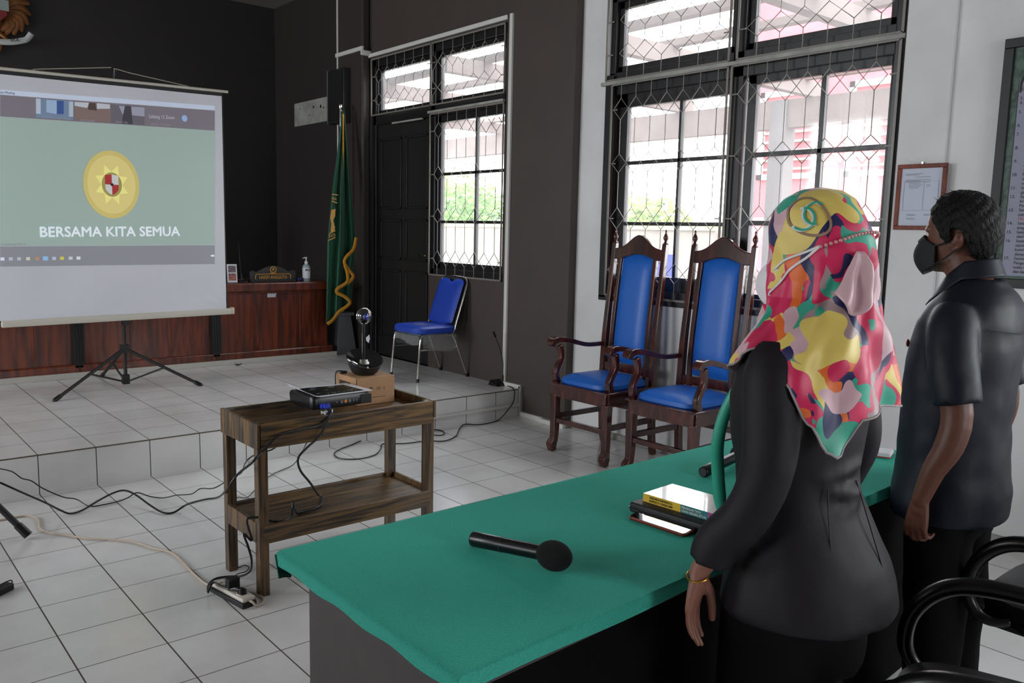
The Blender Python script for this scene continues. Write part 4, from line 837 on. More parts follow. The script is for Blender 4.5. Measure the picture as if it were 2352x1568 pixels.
MB().tube([(-.009, .008, .08), (-.009, .008, .2)], .0016, 6).build('highlight_strip', M_chrome, cc)
hd = MB().ell((0, .008, .282), .038, .038, .038, 28, 16).build('ball_head', mat('dark_mirror_plastic', (16, 16, 18), .06, spec=1., coat=1.), cc)
MB().tube([(.0385*math.cos(2*pi*k/30), -.004+.008+.004, .282+.0385*math.sin(2*pi*k/30)) for k in range(30)], .0025, 6, closed=True).build('chrome_rim', M_chrome, hd)
MB().ell((-.006, -.022, .282), .016, .012, .016).build('lens', mat('blue_coated_lens', (26, 44, 140), .05, spec=1., coat=1.), hd)
MB().add([(.006, .0, .178), (.022, -.004, .192), (.028, .0, .172), (.018, -.006, .150), (.008, 0, .162)], [(0, 1, 2, 3, 4)]).build('paper_tag', M_paper, cc, mods=(solid(.001),), recalc=False)
tag(MB().tube([(1.05, -1.60, .83), (1.028, -1.57, .832), (1.012, -1.56, .82), (1.0, -1.58, .76), (.99, -1.6, .70), (.95, -1.61, .696)], .003, 6, smooth=5).build('camera_cable', M_cable), 'short black cable behind the conference camera dropping over the box edge', 'cable')
tag(MB().box(1.024, 1.058, -1.592, -1.575, .8209, .832).build('cable_plug', M_plasticm, bev=.002), 'small black plug lying on the box behind the conference camera', 'plug')
# power strip with adapter and plug
s0, s1 = PZ(486, 1360, 0), PZ(555, 1398, 0)
ps = thing('power_strip', ((s0.x+s1.x)/2, (s0.y+s1.y)/2, 0), 'white socket strip on a black base on the floor by the cart legs', 'power strip')
dr = (s1-s0).normalized(); nr = V((-dr.y, dr.x, 0)); O_ = s0+nr*.03
def ob(a0, a1, b0, b1, z0, z1): M_ = Matrix(((dr.x, nr.x, 0, O_.x), (dr.y, nr.y, 0, O_.y), (0, 0, 1, 0), (0, 0, 0, 1))); return MB().box(a0, a1, b0, b1, z0, z1, M_)
Ls = (s1-s0).length
ob(-.01, Ls+.012, -.032, .032, 0, .022).build('base', M_plasticm, ps, world=True, bev=.003); ob(-.008, Ls+.01, -.030, .030, .022, .042).build('cover', mat('ivory_plastic', (206, 198, 186), .35), ps, world=True, bev=.008)
for t in (.2, .5, .8):
    c_ = O_+dr*(Ls*t); MB().tube([c_+V((.019*math.cos(2*pi*k/20), .019*math.sin(2*pi*k/20), .0425)) for k in range(20)], .0025, 6, closed=True).build('socket', mat('ivory_plastic', (206, 198, 186), .35), ps, world=True)
c_ = O_+dr*(Ls*.5)
tag(MB().box(-.024, .024, -.02, .02, 0, .045, Matrix.Translation((c_.x, c_.y, .043)) @ Matrix.Rotation(math.atan2(dr.y, dr.x)+1.4, 4, 'Z')).build('power_adapter', M_plasticm, bev=.003), 'black cube power adapter plugged into the middle of the socket strip', 'adapter')
c_ = O_+dr*(Ls*.82)
tag(MB().tube([c_+V((0, 0, .043)), c_+V((0, 0, .06))], [.018, .014], 16).tube([c_+V((0, 0, .055)), c_-dr*.03-nr*.012+V((0, 0, .058)), c_-dr*.055-nr*.02+V((0, 0, .05))], [.012, .010, .006], 10).build('power_plug', M_plastic), 'round black plug at the near end of the socket strip', 'plug')
tag(MB().tube([c_-dr*.055-nr*.02+V((0, 0, .05)), c_-dr*.10-nr*.028+V((0, 0, .047)), O_+dr*.02-nr*.032+V((0, 0, .05)), PZ(478, 1360, .045)], .0042, 8, smooth=5).build('plug_lead', M_cable), 'short black lead lying along the edge of the socket strip', 'cable')
a_ = O_+dr*(Ls*.5)+V((0, 0, .08))
tag(MB().tube([a_+V((.03, .0, -.0)), PZ(538, 1328, .06), PZ(545, 1318, .03), PZ(565, 1312, .01), PZ(572, 1302, .012), PZ(560, 1298, .02), PZ(545, 1302, .03), (.442, -1.60, .03), (.445, -1.61, .2), PY(535, 1150, -1.60)], .0026, 6, smooth=5).build('adapter_lead', M_cable), 'thin black lead from the cube adapter up the rear left cart leg', 'cable')
pe = O_+dr*(Ls+.012)+V((0, 0, .028))
tag(MB().tube([pe, pe+dr*.02, PZ(590, 1391, .008), PZ(605, 1383, .006), PZ(603, 1372, .006), PZ(580, 1362, .006), PZ(555, 1358, .006), PZ(520, 1350, .006), PZ(480, 1343, .006), PZ(460, 1330, .006), PZ(440, 1312, .006), PZ(415, 1285, .006), PZ(390, 1267, .006), PZ(350, 1258, .006), PZ(310, 1245, .006), PZ(260, 1239, .006), PZ(200, 1236, .006), PZ(150, 1228, .006), PZ(110, 1222, .006), PZ(92, 1212, .006), PZ(90, 1198, .006), PZ(82, 1188, .006), PZ(60, 1184, .006), PZ(30, 1188, .006), PZ(-20, 1198, .006)], .0048, 8, smooth=6).build('extension_cable', M_cream), 'long cream extension cable snaking over the tiles to the socket strip', 'cable')
# tripod of the stand at the left border
ft = PZ(66, 1238, 0)
tp = thing('tripod_stand', (-.75, -.35, 0), 'black tripod stand at the left border, only one leg in view', 'tripod')
hub = V((-.75, -.35, .80))
MB().tube([(-.75, -.35, .12), (-.75, -.35, 1.5)], .016, 12).build('pole', M_plasticm, tp, world=True); MB().tube([(-.75, -.35, .76), (-.75, -.35, .86)], .034, 14).build('hub', M_plastic, tp, world=True)
for e in (V((ft.x, ft.y, .018)), V((-1.25, -.95, .018)), V((-.95, .32, .018))):
    dd = e-hub; l = MB().tube([hub+dd*.04, e], .0155, 12).build('leg', M_plasticm, tp, world=True); MB().tube([hub+dd*.93, e], [.020, .022], 12).build('rubber_foot', M_plastic, l, world=True)
    MB().tube([hub+dd*.5, (-.75, -.35, .18)], .007, 8).build('brace', M_plasticm, l, world=True)
ad = thing('power_brick', PZ(3, 1362, 0), 'small black power brick with a looped lead on the tiles at the left border', 'adapter', rz=rad(35))
MB().box(-.06, .045, -.022, .022, 0, .03).build('case', M_plasticm, ad, bev=.005); MB().tube([(.045, 0, .015), (.065, .01, .02), (.075, .03, .02), (.05, .05, .012), (-.02, .06, .004)], .0028, 6, smooth=5).build('lead', M_cable, ad)

# ================================================================== the green-topped table
tb = thing('table', (1.0, -3.72, 0), 'long dark panelled table in the near part of the room under a green felt cover', 'table')
TX0, TX1 = -.12, 2.07
yn = lambda x: -4.085+.045*(x-TX0); yf = lambda x: -3.368+.006*(x-TX0)
def slab(mb, z0, z1, ix=0, iy=0):
    x0_, x1_ = TX0+ix, TX1-ix
    return mb.add([(x0_, yn(x0_)+iy, z0), (x1_, yn(x1_)+iy, z0), (x1_, yf(x1_)-iy, z0), (x0_, yf(x0_)-iy, z0), (x0_, yn(x0_)+iy, z1), (x1_, yn(x1_)+iy, z1), (x1_, yf(x1_)-iy, z1), (x0_, yf(x0_)-iy, z1)], [(3, 2, 1, 0), (4, 5, 6, 7), (0, 1, 5, 4), (1, 2, 6, 5), (2, 3, 7, 6), (3, 0, 4, 7)])
slab(MB(), .718, .742, .012, .012).build('tabletop', M_skirt, tb, world=True, bev=.002, sm=0)
MB().box(TX0+.035, TX0+.058, -4.01, -3.465, 0, .718).build('end_panel', M_skirt, tb, world=True, sm=0)
MB().box(TX1-.06, TX1-.035, -3.93, -3.465, 0, .718).build('end_panel', M_skirt, tb, world=True, sm=0)
MB().box(TX0+.058, TX1-.06, -3.49, -3.468, .0, .718).build('modesty_panel', M_skirt, tb, world=True, sm=0)
MB().add([(x_, yn(x_)+.05+o_, z_) for z_ in (0.02, .718) for x_, o_ in ((TX0+.058, 0), (TX1-.06, 0), (TX1-.06, .012), (TX0+.058, .012))], [(3, 2, 1, 0), (4, 5, 6, 7)]+[(i, (i+1) % 4, 4+(i+1) % 4, 4+i) for i in range(4)]).build('shaded_side', mat('shaded_side_black', (7, 7, 8), .9, spec=.1), tb, world=True, sm=0)  # near side of the table, its shade put into a near-black colour
# felt: top sheet with soft rolled rim and short drop
def felt(u, v):
    # u around the plan outline, v from centre (0) to hem (1)
    cx, cy = (TX0+TX1)/2, -3.72; a = u*4; k = int(a) % 4; f_ = a-int(a)
    cs = [V((TX0, yn(TX0), 0)), V((TX1, yn(TX1), 0)), V((TX1, yf(TX1), 0)), V((TX0, yf(TX0), 0))]
    e = cs[k].lerp(cs[(k+1) % 4], f_); out = (e-V((cx, cy, 0))); c0_ = V((cx, cy, 0))
    if v < .8: p_ = c0_+out*(v/.8*.992); z = .762+.0006*math.sin(p_.x*31)*math.sin(p_.y*27)
    else:
        t = (v-.8)/.2; on = V((out.x/abs(out.x) if abs(out.x) > 1e-6 else 0, 0, 0)) if k in (1, 3) else V((0, out.y/abs(out.y), 0))
        p_ = c0_+out*(.992+.008*min(1, t*3)); z = .762-.030*t**1.4+.003*math.sin(u*90)*t
    return V((p_.x, p_.y, z))
fe = MB().grid(felt, 240, 30, wrap=True).build('felt_cover', M_felt, None, sm=60, recalc=True, mods=(solid(.003),)); tag(fe, 'bright green felt cloth spread over the long table', 'tablecloth')
c_ = V((TX0, yf(TX0), 0))
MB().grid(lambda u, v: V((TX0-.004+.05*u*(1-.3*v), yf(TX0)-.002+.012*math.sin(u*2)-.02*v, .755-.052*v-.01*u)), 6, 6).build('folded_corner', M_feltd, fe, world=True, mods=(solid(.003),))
ZT = .7645
# ---- microphones lying on the felt
def hand_mic(loc, rz, label):
    t = thing('handheld_microphone', loc, label, 'microphone', 'black handheld microphones lying on the green felt', rz)
    # local +x towards the foam head; the head rests on the table and lifts the barrel slightly
    a, b_ = V((-.145, 0, .0185)), V((.06, 0, .034))
    MB().tube([a, a.lerp(b_, .02), a.lerp(b_, .42), a.lerp(b_, .46), b_], [.0165, .0185, .0178, .0172, .0172], 24).build('barrel', M_plastic, t)
    MB().tube([a-V((.002, 0, 0)), a+V((.001, 0, 0))], .0135, 20).build('end_cap', M_plasticm, t)
    MB().tube([a.lerp(b_, .43), a.lerp(b_, .435)], .0181, 24).build('seam_ring', mat('grey_ring', (70, 70, 74), .3), t)
    MB().rings([(0, 0, -.036, .014, .014, .014), (0, 0, -.030, .025, .025, .025), (0, 0, -.018, .033, .033, .033), (0, 0, 0, .0355, .0355, .0355), (0, 0, .018, .033, .033, .033), (0, 0, .03, .024, .024, .024), (0, 0, .036, .012, .012, .012)], 28)
    q = MB().ell((0, 0, 0), .034, .034, .044, 28, 16, Matrix.Rotation(rad(90), 3, 'Y')); q.v = [p_+V((.088, 0, .035)) for p_ in q.v]; q.build('foam_windscreen', M_foam, t)
    return t
mA, mB = PZ(1100, 1248, .78), PZ(1290, 1285, .80); dm = (mB-mA)
hm = hand_mic(((mA.x+mB.x)/2+.01, (mA.y+mB.y)/2, ZT), math.atan2(dm.y, dm.x), 'black handheld microphone with foam head lying alone near the left end of the felt')
hm2 = copy_tree(hm); e_ = PZ(1622, 1085, ZT+.018); hm2.location = (e_.x+.138, e_.y+.02, ZT); hm2.rotation_euler = (0, 0, rad(5)); hm2['label'] = 'black handheld microphone behind the books, mostly hidden by the person in the headscarf'
# ---- phone, folder, book
ph = thing('smartphone', (0, 0, 0), 'smartphone in a copper-edged case tilted against the black folder, reflecting the window', 'phone')
P0, P1, P2, P3 = PZ(1441, 1187, ZT+.004), PZ(1570, 1230, ZT+.004), PZ(1607, 1216, ZT+.008), PZ(1484, 1169, ZT+.012)
ctr = (P0+P1+P2+P3)/4; ph.location = (ctr.x, ctr.y, ZT); ux = (P1-P0).normalized(); uy = (P3-P0); uy = (uy-ux*uy.dot(ux)).normalized(); nz = ux.cross(uy)
if nz.z < 0: nz = -nz
hl, hw_ = (P1-P0).length/2, .036
Mp = Matrix((ux, uy, nz)).transposed().to_4x4(); Mp.translation = ctr+V((0, 0, .001))
q = MB().prism(rrect(hl*2, hw_*2, .010), (0, 0, 0), (1, 0, 0), (0, 1, 0), .008); q.v = [Mp @ v_ for v_ in q.v]; q.build('case', mat('copper_phone_case', (128, 62, 50), .35, metal=.5), ph, world=True, bev=.0015)
q = MB().prism(rrect(hl*2-.006, hw_*2-.006, .008), (0, 0, .0045), (1, 0, 0), (0, 1, 0), .001); q.v = [Mp @ v_ for v_ in q.v]; q.build('screen', mat('phone_glass', (8, 8, 10), .03, spec=1., coat=1.), ph, world=True)
fo = PZ(1475, 1160, ZT); fq = [(.775, -3.735), (.93, -3.60), (1.07, -3.80), (.90, -3.96)]
bA, bB, bC = PZ(1478, 1132, .815), PZ(1538, 1100, .815), PZ(1640, 1180, .815)
ub = (bC-bA).normalized(); vb = V((-ub.y, ub.x, 0))
if (bB-bA).dot(vb) < 0: vb = -vb
hg = (bC-bA).length+.012; wd_ = .135
bkz = ZT+.030
fold = thing('folder', (bA.x+.08, bA.y-.05, ZT), 'thick black zipped folder lying under the paperback', 'folder')
Mf = Matrix(((ub.x, vb.x, 0, bA.x), (ub.y, vb.y, 0, bA.y), (0, 0, 1, 0), (0, 0, 0, 1)))
MB().box(-.022, hg+.06, -.034, wd_+.02, ZT, ZT+.028, Mf).build('cover', M_plasticm, fold, world=True, bev=.006); MB().box(-.023, hg+.061, -.0355, wd_+.0, ZT+.012, ZT+.015, Mf).build('zip', M_plastic, fold, world=True)
bo = thing('paperback_book', (bA.x+.08, bA.y-.03, bkz), 'glossy white paperback with a yellow and teal spine on the black folder', 'book')
MB().box(.003, hg-.003, .003, wd_-.002, bkz-.001, bkz+.019, Mf).build('pages', M_paper, bo, world=True)
MB().box(0, hg, 0, wd_, bkz+.019, bkz+.0205, Mf).build('cover', mat('glossy_pale_cover', (224, 222, 216), .12, coat=.8, noise=.05, nscale=12), bo, world=True)
MB().box(0, hg*.52, -.001, .001, bkz-.0015, bkz+.0205, Mf).build('spine', mat('yellow_spine', (222, 184, 60), .3), bo, world=True)
MB().box(hg*.52, hg*.87, -.001, .001, bkz-.0015, bkz+.0205, Mf).build('spine', mat('teal_spine', (40, 122, 124), .3), bo, world=True)
MB().box(hg*.87, hg, -.001, .001, bkz-.0015, bkz+.009, Mf).build('spine', mat('blue_spine', (60, 130, 200), .3), bo, world=True); MB().box(hg*.87, hg, -.001, .001, bkz+.009, bkz+.0205, Mf).build('spine', mat('purple_spine', (170, 70, 130), .3), bo, world=True)
sp_o = lambda a, z: Mf @ V((a, -.0015, z))
text('lettering', 'UNDANG-UNDANG R.I.', M_print, bo, sp_o(.022, bkz+.011), ub, (0, 0, 1), w=hg*.32, h=.006, bold=.02); text('lettering', 'NOMOR 51 TAHUN 2009', M_print, bo, sp_o(.022, bkz+.002), ub, (0, 0, 1), w=hg*.32, h=.006, bold=.02)
M_wl = mat('white_lettering', (235, 235, 230), .5)
text('lettering', 'PERADILAN TATA', M_wl, bo, sp_o(hg*.54, bkz+.011), ub, (0, 0, 1), w=hg*.25, h=.006, bold=.02); text('lettering', 'USAHA NEGARA (PTUN)', M_wl, bo, sp_o(hg*.54, bkz+.002), ub, (0, 0, 1), w=hg*.32, h=.006, bold=.02)
tp_ = PZ(2022, 1042, ZT)
ti = thing('tissue_pack', (tp_.x, tp_.y, ZT), 'small white and red packet at the far end of the green felt', 'packet', rz=.3)
MB().box(-.06, .03, -.04, .04, 0, .018).build('packet', M_paper, ti, bev=.006); MB().box(-.061, .031, -.041, .041, .002, .006).build('stripe', mat('red_stripe', (200, 40, 50), .4), ti, bev=.002)

# ================================================================== frames on the white wall
def wall_frame(name, y0, y1, z0, z1, fw, dep, fm, label, cat, x=XW2-.032):
    t = thing(name, (x, (y0+y1)/2, z0), label, cat); q = MB()
    for a in ((y0, y1, z0, z0+fw), (y0, y1, z1-fw, z1), (y0, y0+fw, z0+fw, z1-fw), (y1-fw, y1, z0+fw, z1-fw)): q.box(x-dep, x, *a)
    q.build('frame', fm, t, world=True, bev=.003); return t
pf = wall_frame('certificate_frame', -3.262, -3.005, 1.578, 1.922, .022, .018, wood_mat('red_brown_frame_wood', (130, 62, 40), (96, 44, 30), (4, 4, 1), .6, 8, 4, 0), 'small red-brown wooden frame holding a printed form on the white wall', 'picture frame')
MB().box(XW2-.040, XW2-.034, -3.242, -3.025, 1.60, 1.90).build('paper', mat('bluish_paper', (190, 196, 212), .6), pf, world=True, sm=0)
q = MB(); xf = XW2-.0415
for z, a, b_ in ((1.872, -.03, -.12), (1.866, -.03, -.10), (1.855, -.08, -.16), (1.840, -.03, -.16), (1.835, -.03, -.11), (1.829, -.03, -.16), (1.822, -.05, -.11), (1.814, -.05, -.12), (1.806, -.05, -.11), (1.798, -.05, -.10), (1.814, -.14, -.16), (1.806, -.14, -.16), (1.66, -.05, -.09), (1.655, -.05, -.10), (1.64, -.05, -.09), (1.635, -.05, -.10), (1.66, -.14, -.19), (1.655, -.14, -.19)): q.box(xf, xf+.001, -3.02+b_, -3.02+a, z-.0015, z+.0005)
for a in ((-3.225, -3.045, 1.832, 1.8325), (-3.225, -3.045, 1.680, 1.681), (-3.046, -3.045, 1.68, 1.832), (-3.225, -3.224, 1.68, 1.832), (-3.15, -3.1495, 1.68, 1.832)): q.box(xf, xf+.001, *a)
q.build('printed_form', mat('grey_print', (120, 124, 136), .7), pf, world=True, sm=0)
MB().box(XW2-.048, XW2-.032, -3.137, -3.130, 1.922, 1.932).build('hook', M_chrome, pf, world=True)
rb = wall_frame('rules_board', -4.35, -3.475, 1.30, 2.50, .045, .03, mat('black_gloss_frame', (10, 14, 14), .5), 'large black-framed poster of printed court rules at the right border', 'poster', x=XW2-.004)
MB().box(XW2-.018, XW2-.006, -4.31, -3.515, 1.34, 2.46).build('backing', mat('mottled_green_border', (84, 112, 98), .6, col2=(40, 62, 54), nscale=30), rb, world=True, sm=0)
MB().box(XW2-.0195, XW2-.018, -4.27, -3.550, 1.36, 2.30).build('poster', mat('pale_poster_paper', (140, 142, 164), .5), rb, world=True, sm=0)
xq = XW2-.0205
MB().box(xq, xq+.001, -3.553, -3.549, 1.36, 2.30).build('rule_line', M_plasticm, rb, world=True, sm=0)
M_ink = mat('black_ink', (34, 34, 40), .6); M_red = mat('red_ink', (196, 60, 60), .6)
def rtx(s_, y, z, m=M_ink, h=.016): text('lettering', s_, m, rb, (xq, y, z), (0, -1, 0), (0, 0, 1), h=h, bold=.008)
rules = [('2.', 'Pengunjung'), ('', 'sidang'), ('3.', 'Setiap orang'), ('4.', 'Setiap orang'), ('', '(Pasal'), ('5.', 'Selama'), ('', 'sidang'), ('', '*Ayat'), ('6.', 'Pengunjung'), ('', 'ayat'), ('7.', 'Pengunjung'), ('', 'selama'), ('', 'ruang'), ('8.', 'Setiap'), ('', 'melakukan'), ('', 'seluruh'), ('9.', 'Setiap'), ('', 'dalam'), ('', '*Ayat'), ('10.', 'Pengunjung'), ('', 'dukung'), ('', 'selama'), ('11.', 'Setiap orang'), ('', 'gangguan'), ('12.', 'Setiap orang'), ('', 'brosur'), ('', 'Pengadilan'), ('13.', 'Setiap orang'), ('', 'pantas,'), ('', '*14).'), ('14.', 'Setiap Orang'), ('', 'lengkapan'), ('15.', 'Setiap Orang'), ('', 'dan/ atau'), ('16.', 'Setiap Orang'), ('', 'elamatan'), ('', 'kum/kuasa'), ('', 'damping ('), ('17.', 'Semua orang'), ('', 'Pengadilan'), ('', 'maka Ketua'), ('', 'dan bahkan')]
z = 2.25
for i, (a, b_) in enumerate(rules):
    z = 2.25-(2.25-1.375)*i/(len(rules)-1)
    if a: rtx(a, -3.562, z, h=.015)
    rtx(b_.lstrip('*'), -3.606, z, M_red if b_[0] == '*' else M_ink, h=.0135)
MB().tube([(xq, -3.56, 2.24), (xq, -3.565, 2.30), (xq, -3.60, 2.325), (xq, -3.68, 2.335)], [.003, .006, .008, .004], 6, smooth=5).tube([(xq, -3.58, 2.31), (xq, -3.62, 2.35), (xq, -3.66, 2.36)], [.002, .006, .002], 6, smooth=5).build('ornament', M_plasticm, rb, world=True)
MB().tube([(xq+.002, -3.60+.035*math.cos(k*.5)*(1-k/40), 2.40+.035*math.sin(k*.5)*(1-k/40)) for k in range(30)], .006, 6).build('ornament', mat('dark_green_ornament', (52, 72, 62), .6), rb, world=True)
MB().box(XW2-.026, XW2-.0255, -4.30, -3.52, 1.345, 2.455).build('glass', M_picglass, rb, world=True, sm=0)

# ================================================================== black office chairs
def office_chair(loc, rz, label):
    t = thing('office_chair', loc, label, 'chair', 'black padded office chairs with loop arms', rz)
    MB().rings([(0, 0, .445, .225, .22, .20), (0, 0, .452, .245, .238, .22), (0, 0, .485, .25, .245, .225), (0, 0, .508, .24, .235, .21), (0, 0, .522, .18, .18, .16), (0, 0, .526, .08, .08, .07)], 40, 4).build('seat', M_leather, t)
    MB().box(-.235, .235, -.2, .225, .428, .45).build('seat_pan', M_plasticm, t, bev=.006)
    def bb(s_): return lambda u, v: V((-.225+.45*u, -.235-.05*v+.05*(2*u-1)**2-.0*v-.10*v*v+s_*(.03*(1-abs(2*u-1)**4)*(1-abs(2*v-1)**6)), .54+.50*v))
    MB().grid(bb(1), 20, 20).grid(bb(-1), 20, 20).build('backrest', M_leather, t)
    MB().bar((0, -.12, .41), (0, -.24, .42), .05, .02).bar((0, -.24, .41), (0, -.27, .70), .05, .02).build('back_bracket', M_plasticm, t)
    for sx in (-1, 1):
        P_ = [(-.10, .462), (-.06, .455), (-.02, .47), (.005, .52), (-.005, .60), (-.05, .665), (-.12, .700), (-.24, .706), (-.34, .690), (-.385, .65), (-.36, .56), (-.28, .485), (-.22, .465)]
        MB().tube([(sx*(.262 if i_ not in (0, 12) else .25), .235+a, b_) for i_, (a, b_) in enumerate(P_)], [.012, .014, .017, .019, .020, .021, .022, .022, .020, .017, .015, .013, .012], 12, smooth=6, rnd=True, sq=None).build('arm', M_plastic, t)
        MB().bar((sx*.20, .05, .43), (sx*.262, .10, .458), .05, .012).build('arm_bracket', M_plasticm, t)
    MB().cyl((0, 0, .10), (0, 0, .41), .028).build('column', M_plasticm, t)
    for k in range(5):
        a = rad(90+72*k); e = V((.27*math.cos(a), .27*math.sin(a), .075)); l = MB().bar((0, 0, .10), e, .045, .03).build('base_spoke', M_plasticm, t, bev=.004)
        MB().cyl(e+V((-.02*math.sin(a), .02*math.cos(a), -.045)), e+V((.02*math.sin(a), -.02*math.cos(a), -.045)), .029, seg=16).build('castor', M_plasticm, l)
    return t
oc = office_chair((.94, -4.60, 0), rad(17), 'black padded office chair whose loop arm shows beside the hem of the charcoal jacket')
oc2 = copy_tree(oc); oc2.location = (1.84, -4.505, 0); oc2.rotation_euler = (0, 0, 0); oc2['label'] = 'black padded office chair farther right, directly behind the person in the dark shirt'

# ================================================================== people
def lerp_tab(tab, x):
    if x <= tab[0][0]: return tab[0][1:]
    for a, b_ in zip(tab, tab[1:]):
        if x <= b_[0]:
            t = (x-a[0])/(b_[0]-a[0]); t = t*t*(3-2*t) if len(a) == 2 else t
            return tuple(p_+(q_-p_)*t for p_, q_ in zip(a[1:], b_[1:]))
    return tab[-1][1:]
def hand(mb, w, d, n, t, L=.17, curl=(.25, .35, .45, .55), spread=1., th=(.6, .5), r=.0088):
    """hand from wrist w: d = finger direction, n = palm side, t = thumb side"""
    w, d, n, t = V(w), V(d).normalized(), V(n), V(t); t = (t-d*t.dot(d)).normalized(); n = (n-d*n.dot(d)-t*n.dot(t)).normalized()
    pl = L*.50
    for i in range(4):
        o = (1.5-i)*.0195*spread; k0 = w+t*o*.55+d*.012; k1 = w+d*(pl*(1, 1.02, .98, .92)[i])+t*o-n*.002
        mb.tube([k0, k0.lerp(k1, .5), k1], [.0125, .0125, r*1.12], 10, rnd=True)
        fl_ = L*(.44, .50, .46, .36)[i]; c = curl[i]; p_ = k1; a = c*.5
        for j, (s_, rr) in enumerate(((.46, 1.0), (.30, .93), (.24, .84))):
            dd = d*math.cos(a)+n*math.sin(a)+t*(.05*(1.5-i)*spread)
            q_ = p_+dd.normalized()*fl_*s_; mb.tube([p_, q_], [r*rr*(.86 if i == 3 else 1), r*rr*.94*(.86 if i == 3 else 1)], 10, rnd=True); p_ = q_; a += c
    b0 = w+d*.018+t*.018+n*.004; b1 = b0+(d*.6+t*th[0]+n*.35).normalized()*.042; b2 = b1+(d*1.0+t*th[0]*.3+n*th[1]).normalized()*.032; b3 = b2+(d*1.+n*th[1]*.6).normalized()*.026
    mb.tube([b0, b1, b2, b3], [.0145, .0118, .0105, .0092], 10, rnd=True)
    mb.tube([w-d*.01, w+d*.03], [.022, .026], 12, rnd=True, sq=(n, .7))
def head(mb, hz, hy, s=1.):
    """skull, face, ears and neck; hz = chin height, hy = centre of the skull (y)"""
    R = [(0.0, .022, .066, .0), (.012, .038, .078, .02), (.03, .050, .084, .045), (.055, .058, .087, .068), (.085, .066, .089, .083), (.115, .072, .092, .095), (.15, .076, .094, .102), (.18, .074, .088, .100), (.205, .062, .070, .086), (.222, .042, .045, .06), (.23, .018, .02, .028)]
    mb.rings([(0, hy, hz+z*s, a*s, bf*s, bb*s+.0) for z, a, bf, bb in R], 32, 2.25)
    y = hy
    mb.tube([(0, y+.085*s, hz+.118*s), (0, y+.100*s, hz+.085*s), (0, y+.106*s, hz+.072*s), (0, y+.092*s, hz+.066*s)], [.007, .010, .013, .009], 8, rnd=True)       # nose
    for sx in (-1, 1):
        mb.tube([(sx*.045, y+.078*s, hz+.130*s), (sx*.02, y+.091*s, hz+.131*s)], [.008, .008], 8, rnd=True)                                                    # brow
        mb.tube([(sx*.012, y+.084*s, hz+.042*s), (sx*.0, y+.09*s, hz+.044*s)], .008, 8, rnd=True); mb.tube([(sx*.012, y+.083*s, hz+.033*s), (0, y+.088*s, hz+.032*s)], .007, 8, rnd=True)
        e = [(sx*.074*s, y-.005, hz+.075*s), (sx*.080*s, y-.008, hz+.085*s), (sx*.086*s, y-.02, hz+.112*s), (sx*.085*s, y-.032, hz+.118*s), (sx*.083*s, y-.040, hz+.105*s), (sx*.079*s, y-.032, hz+.082*s), (sx*.074*s, y-.012, hz+.066*s)]
        mb.tube(e, .0052, 8, smooth=3, rnd=True); mb.tube([(sx*.072*s, y-.018, hz+.09*s), (sx*.080*s, y-.024, hz+.098*s)], [.012, .010], 8, rnd=True)
def legs(mb, hipz, r0, r1, r2, foot=True, x=.085, y0=0., yk=.02):
    for sx in (-1, 1):
        mb.tube([(sx*x*.9, y0, hipz), (sx*x, y0+.01, hipz*.78), (sx*x*1.02, y0+yk, hipz*.52), (sx*x*1.05, y0-.005, hipz*.3), (sx*x*1.08, y0-.01, .06)], [r0, r0*.92, r1, r1*.92, r2], 16, smooth=3, rnd=True)
def shoes(par, x, m_):
    for sx in (-1, 1): MB().rings([(sx*x, .05, .0, .045, .14, .10), (sx*x, .05, .03, .045, .14, .10), (sx*x, .03, .06, .04, .10, .085), (sx*x, -.01, .085, .035, .05, .055)], 24, 2.6).build('shoe', m_, par)

# ---------------- the woman: headscarf, charcoal jacket, trousers
wo = thing('person', (.700, -4.213, 0), 'person in a colourful patterned headscarf, white mask and charcoal suit, standing at the green table', 'person', rz=rad(4))
wo.scale = (.93, .92, 1)
wr = V((-.258, .092, .825))
q = MB(); head(q, 1.355, -.005, .98)
q.tube([(0, -.02, 1.27), (0, -.012, 1.33), (0, .0, 1.40)], [.062, .052, .05], 16, rnd=True)
q.rings([(0, -.02, .62, .08, .07, .07), (0, -.02, .72, .155, .10, .11), (0, -.015, .84, .15, .09, .10), (0, -.005, .96, .12, .08, .085), (0, 0, 1.1, .13, .09, .09), (0, -.01, 1.2, .14, .085, .09), (0, -.015, 1.27, .12, .06, .07), (0, -.015, 1.30, .06, .045, .05)], 28)
for sx, wv in ((-1, wr), (1, V((.262, .09, .825)))):
    q.tube([(sx*.145, -.015, 1.25), (sx*.205, -.042, 1.10), (sx*.220, -.028, 1.02), (sx*.228, -.005, .95), wv+V((sx*-.010, -.036, .06)), wv], [.042, .036, .034, .031, .027, .021], 14, smooth=3, rnd=True)
hand(q, wr, (-.0, .10, -1), (.25, -1, 0), (1, .25, 0), L=.165, curl=(.22, .28, .30, .30), th=(.35, .25), r=.0082)
hand(q, (.262, .09, .825), (0, .1, -1), (-.25, -1, 0), (-1, .25, 0), L=.165, curl=(.22, .28, .30, .30), th=(.35, .25), r=.0082)
legs(q, .72, .075, .05, .036)
q.build('body', M_skin, wo, mods=(remesh(.0045, 3),))
M_iris = mat('dark_iris', (24, 16, 12), .15)
for sx in (-1, 1): e_ = MB().ell((sx*.031, .079, 1.480), .0125, .0125, .0115, 14, 8).build('eye', M_eyew, wo); MB().ell((sx*.031, .0885, 1.480), .0055, .004, .0055, 12, 8).build('iris', M_iris, e_)
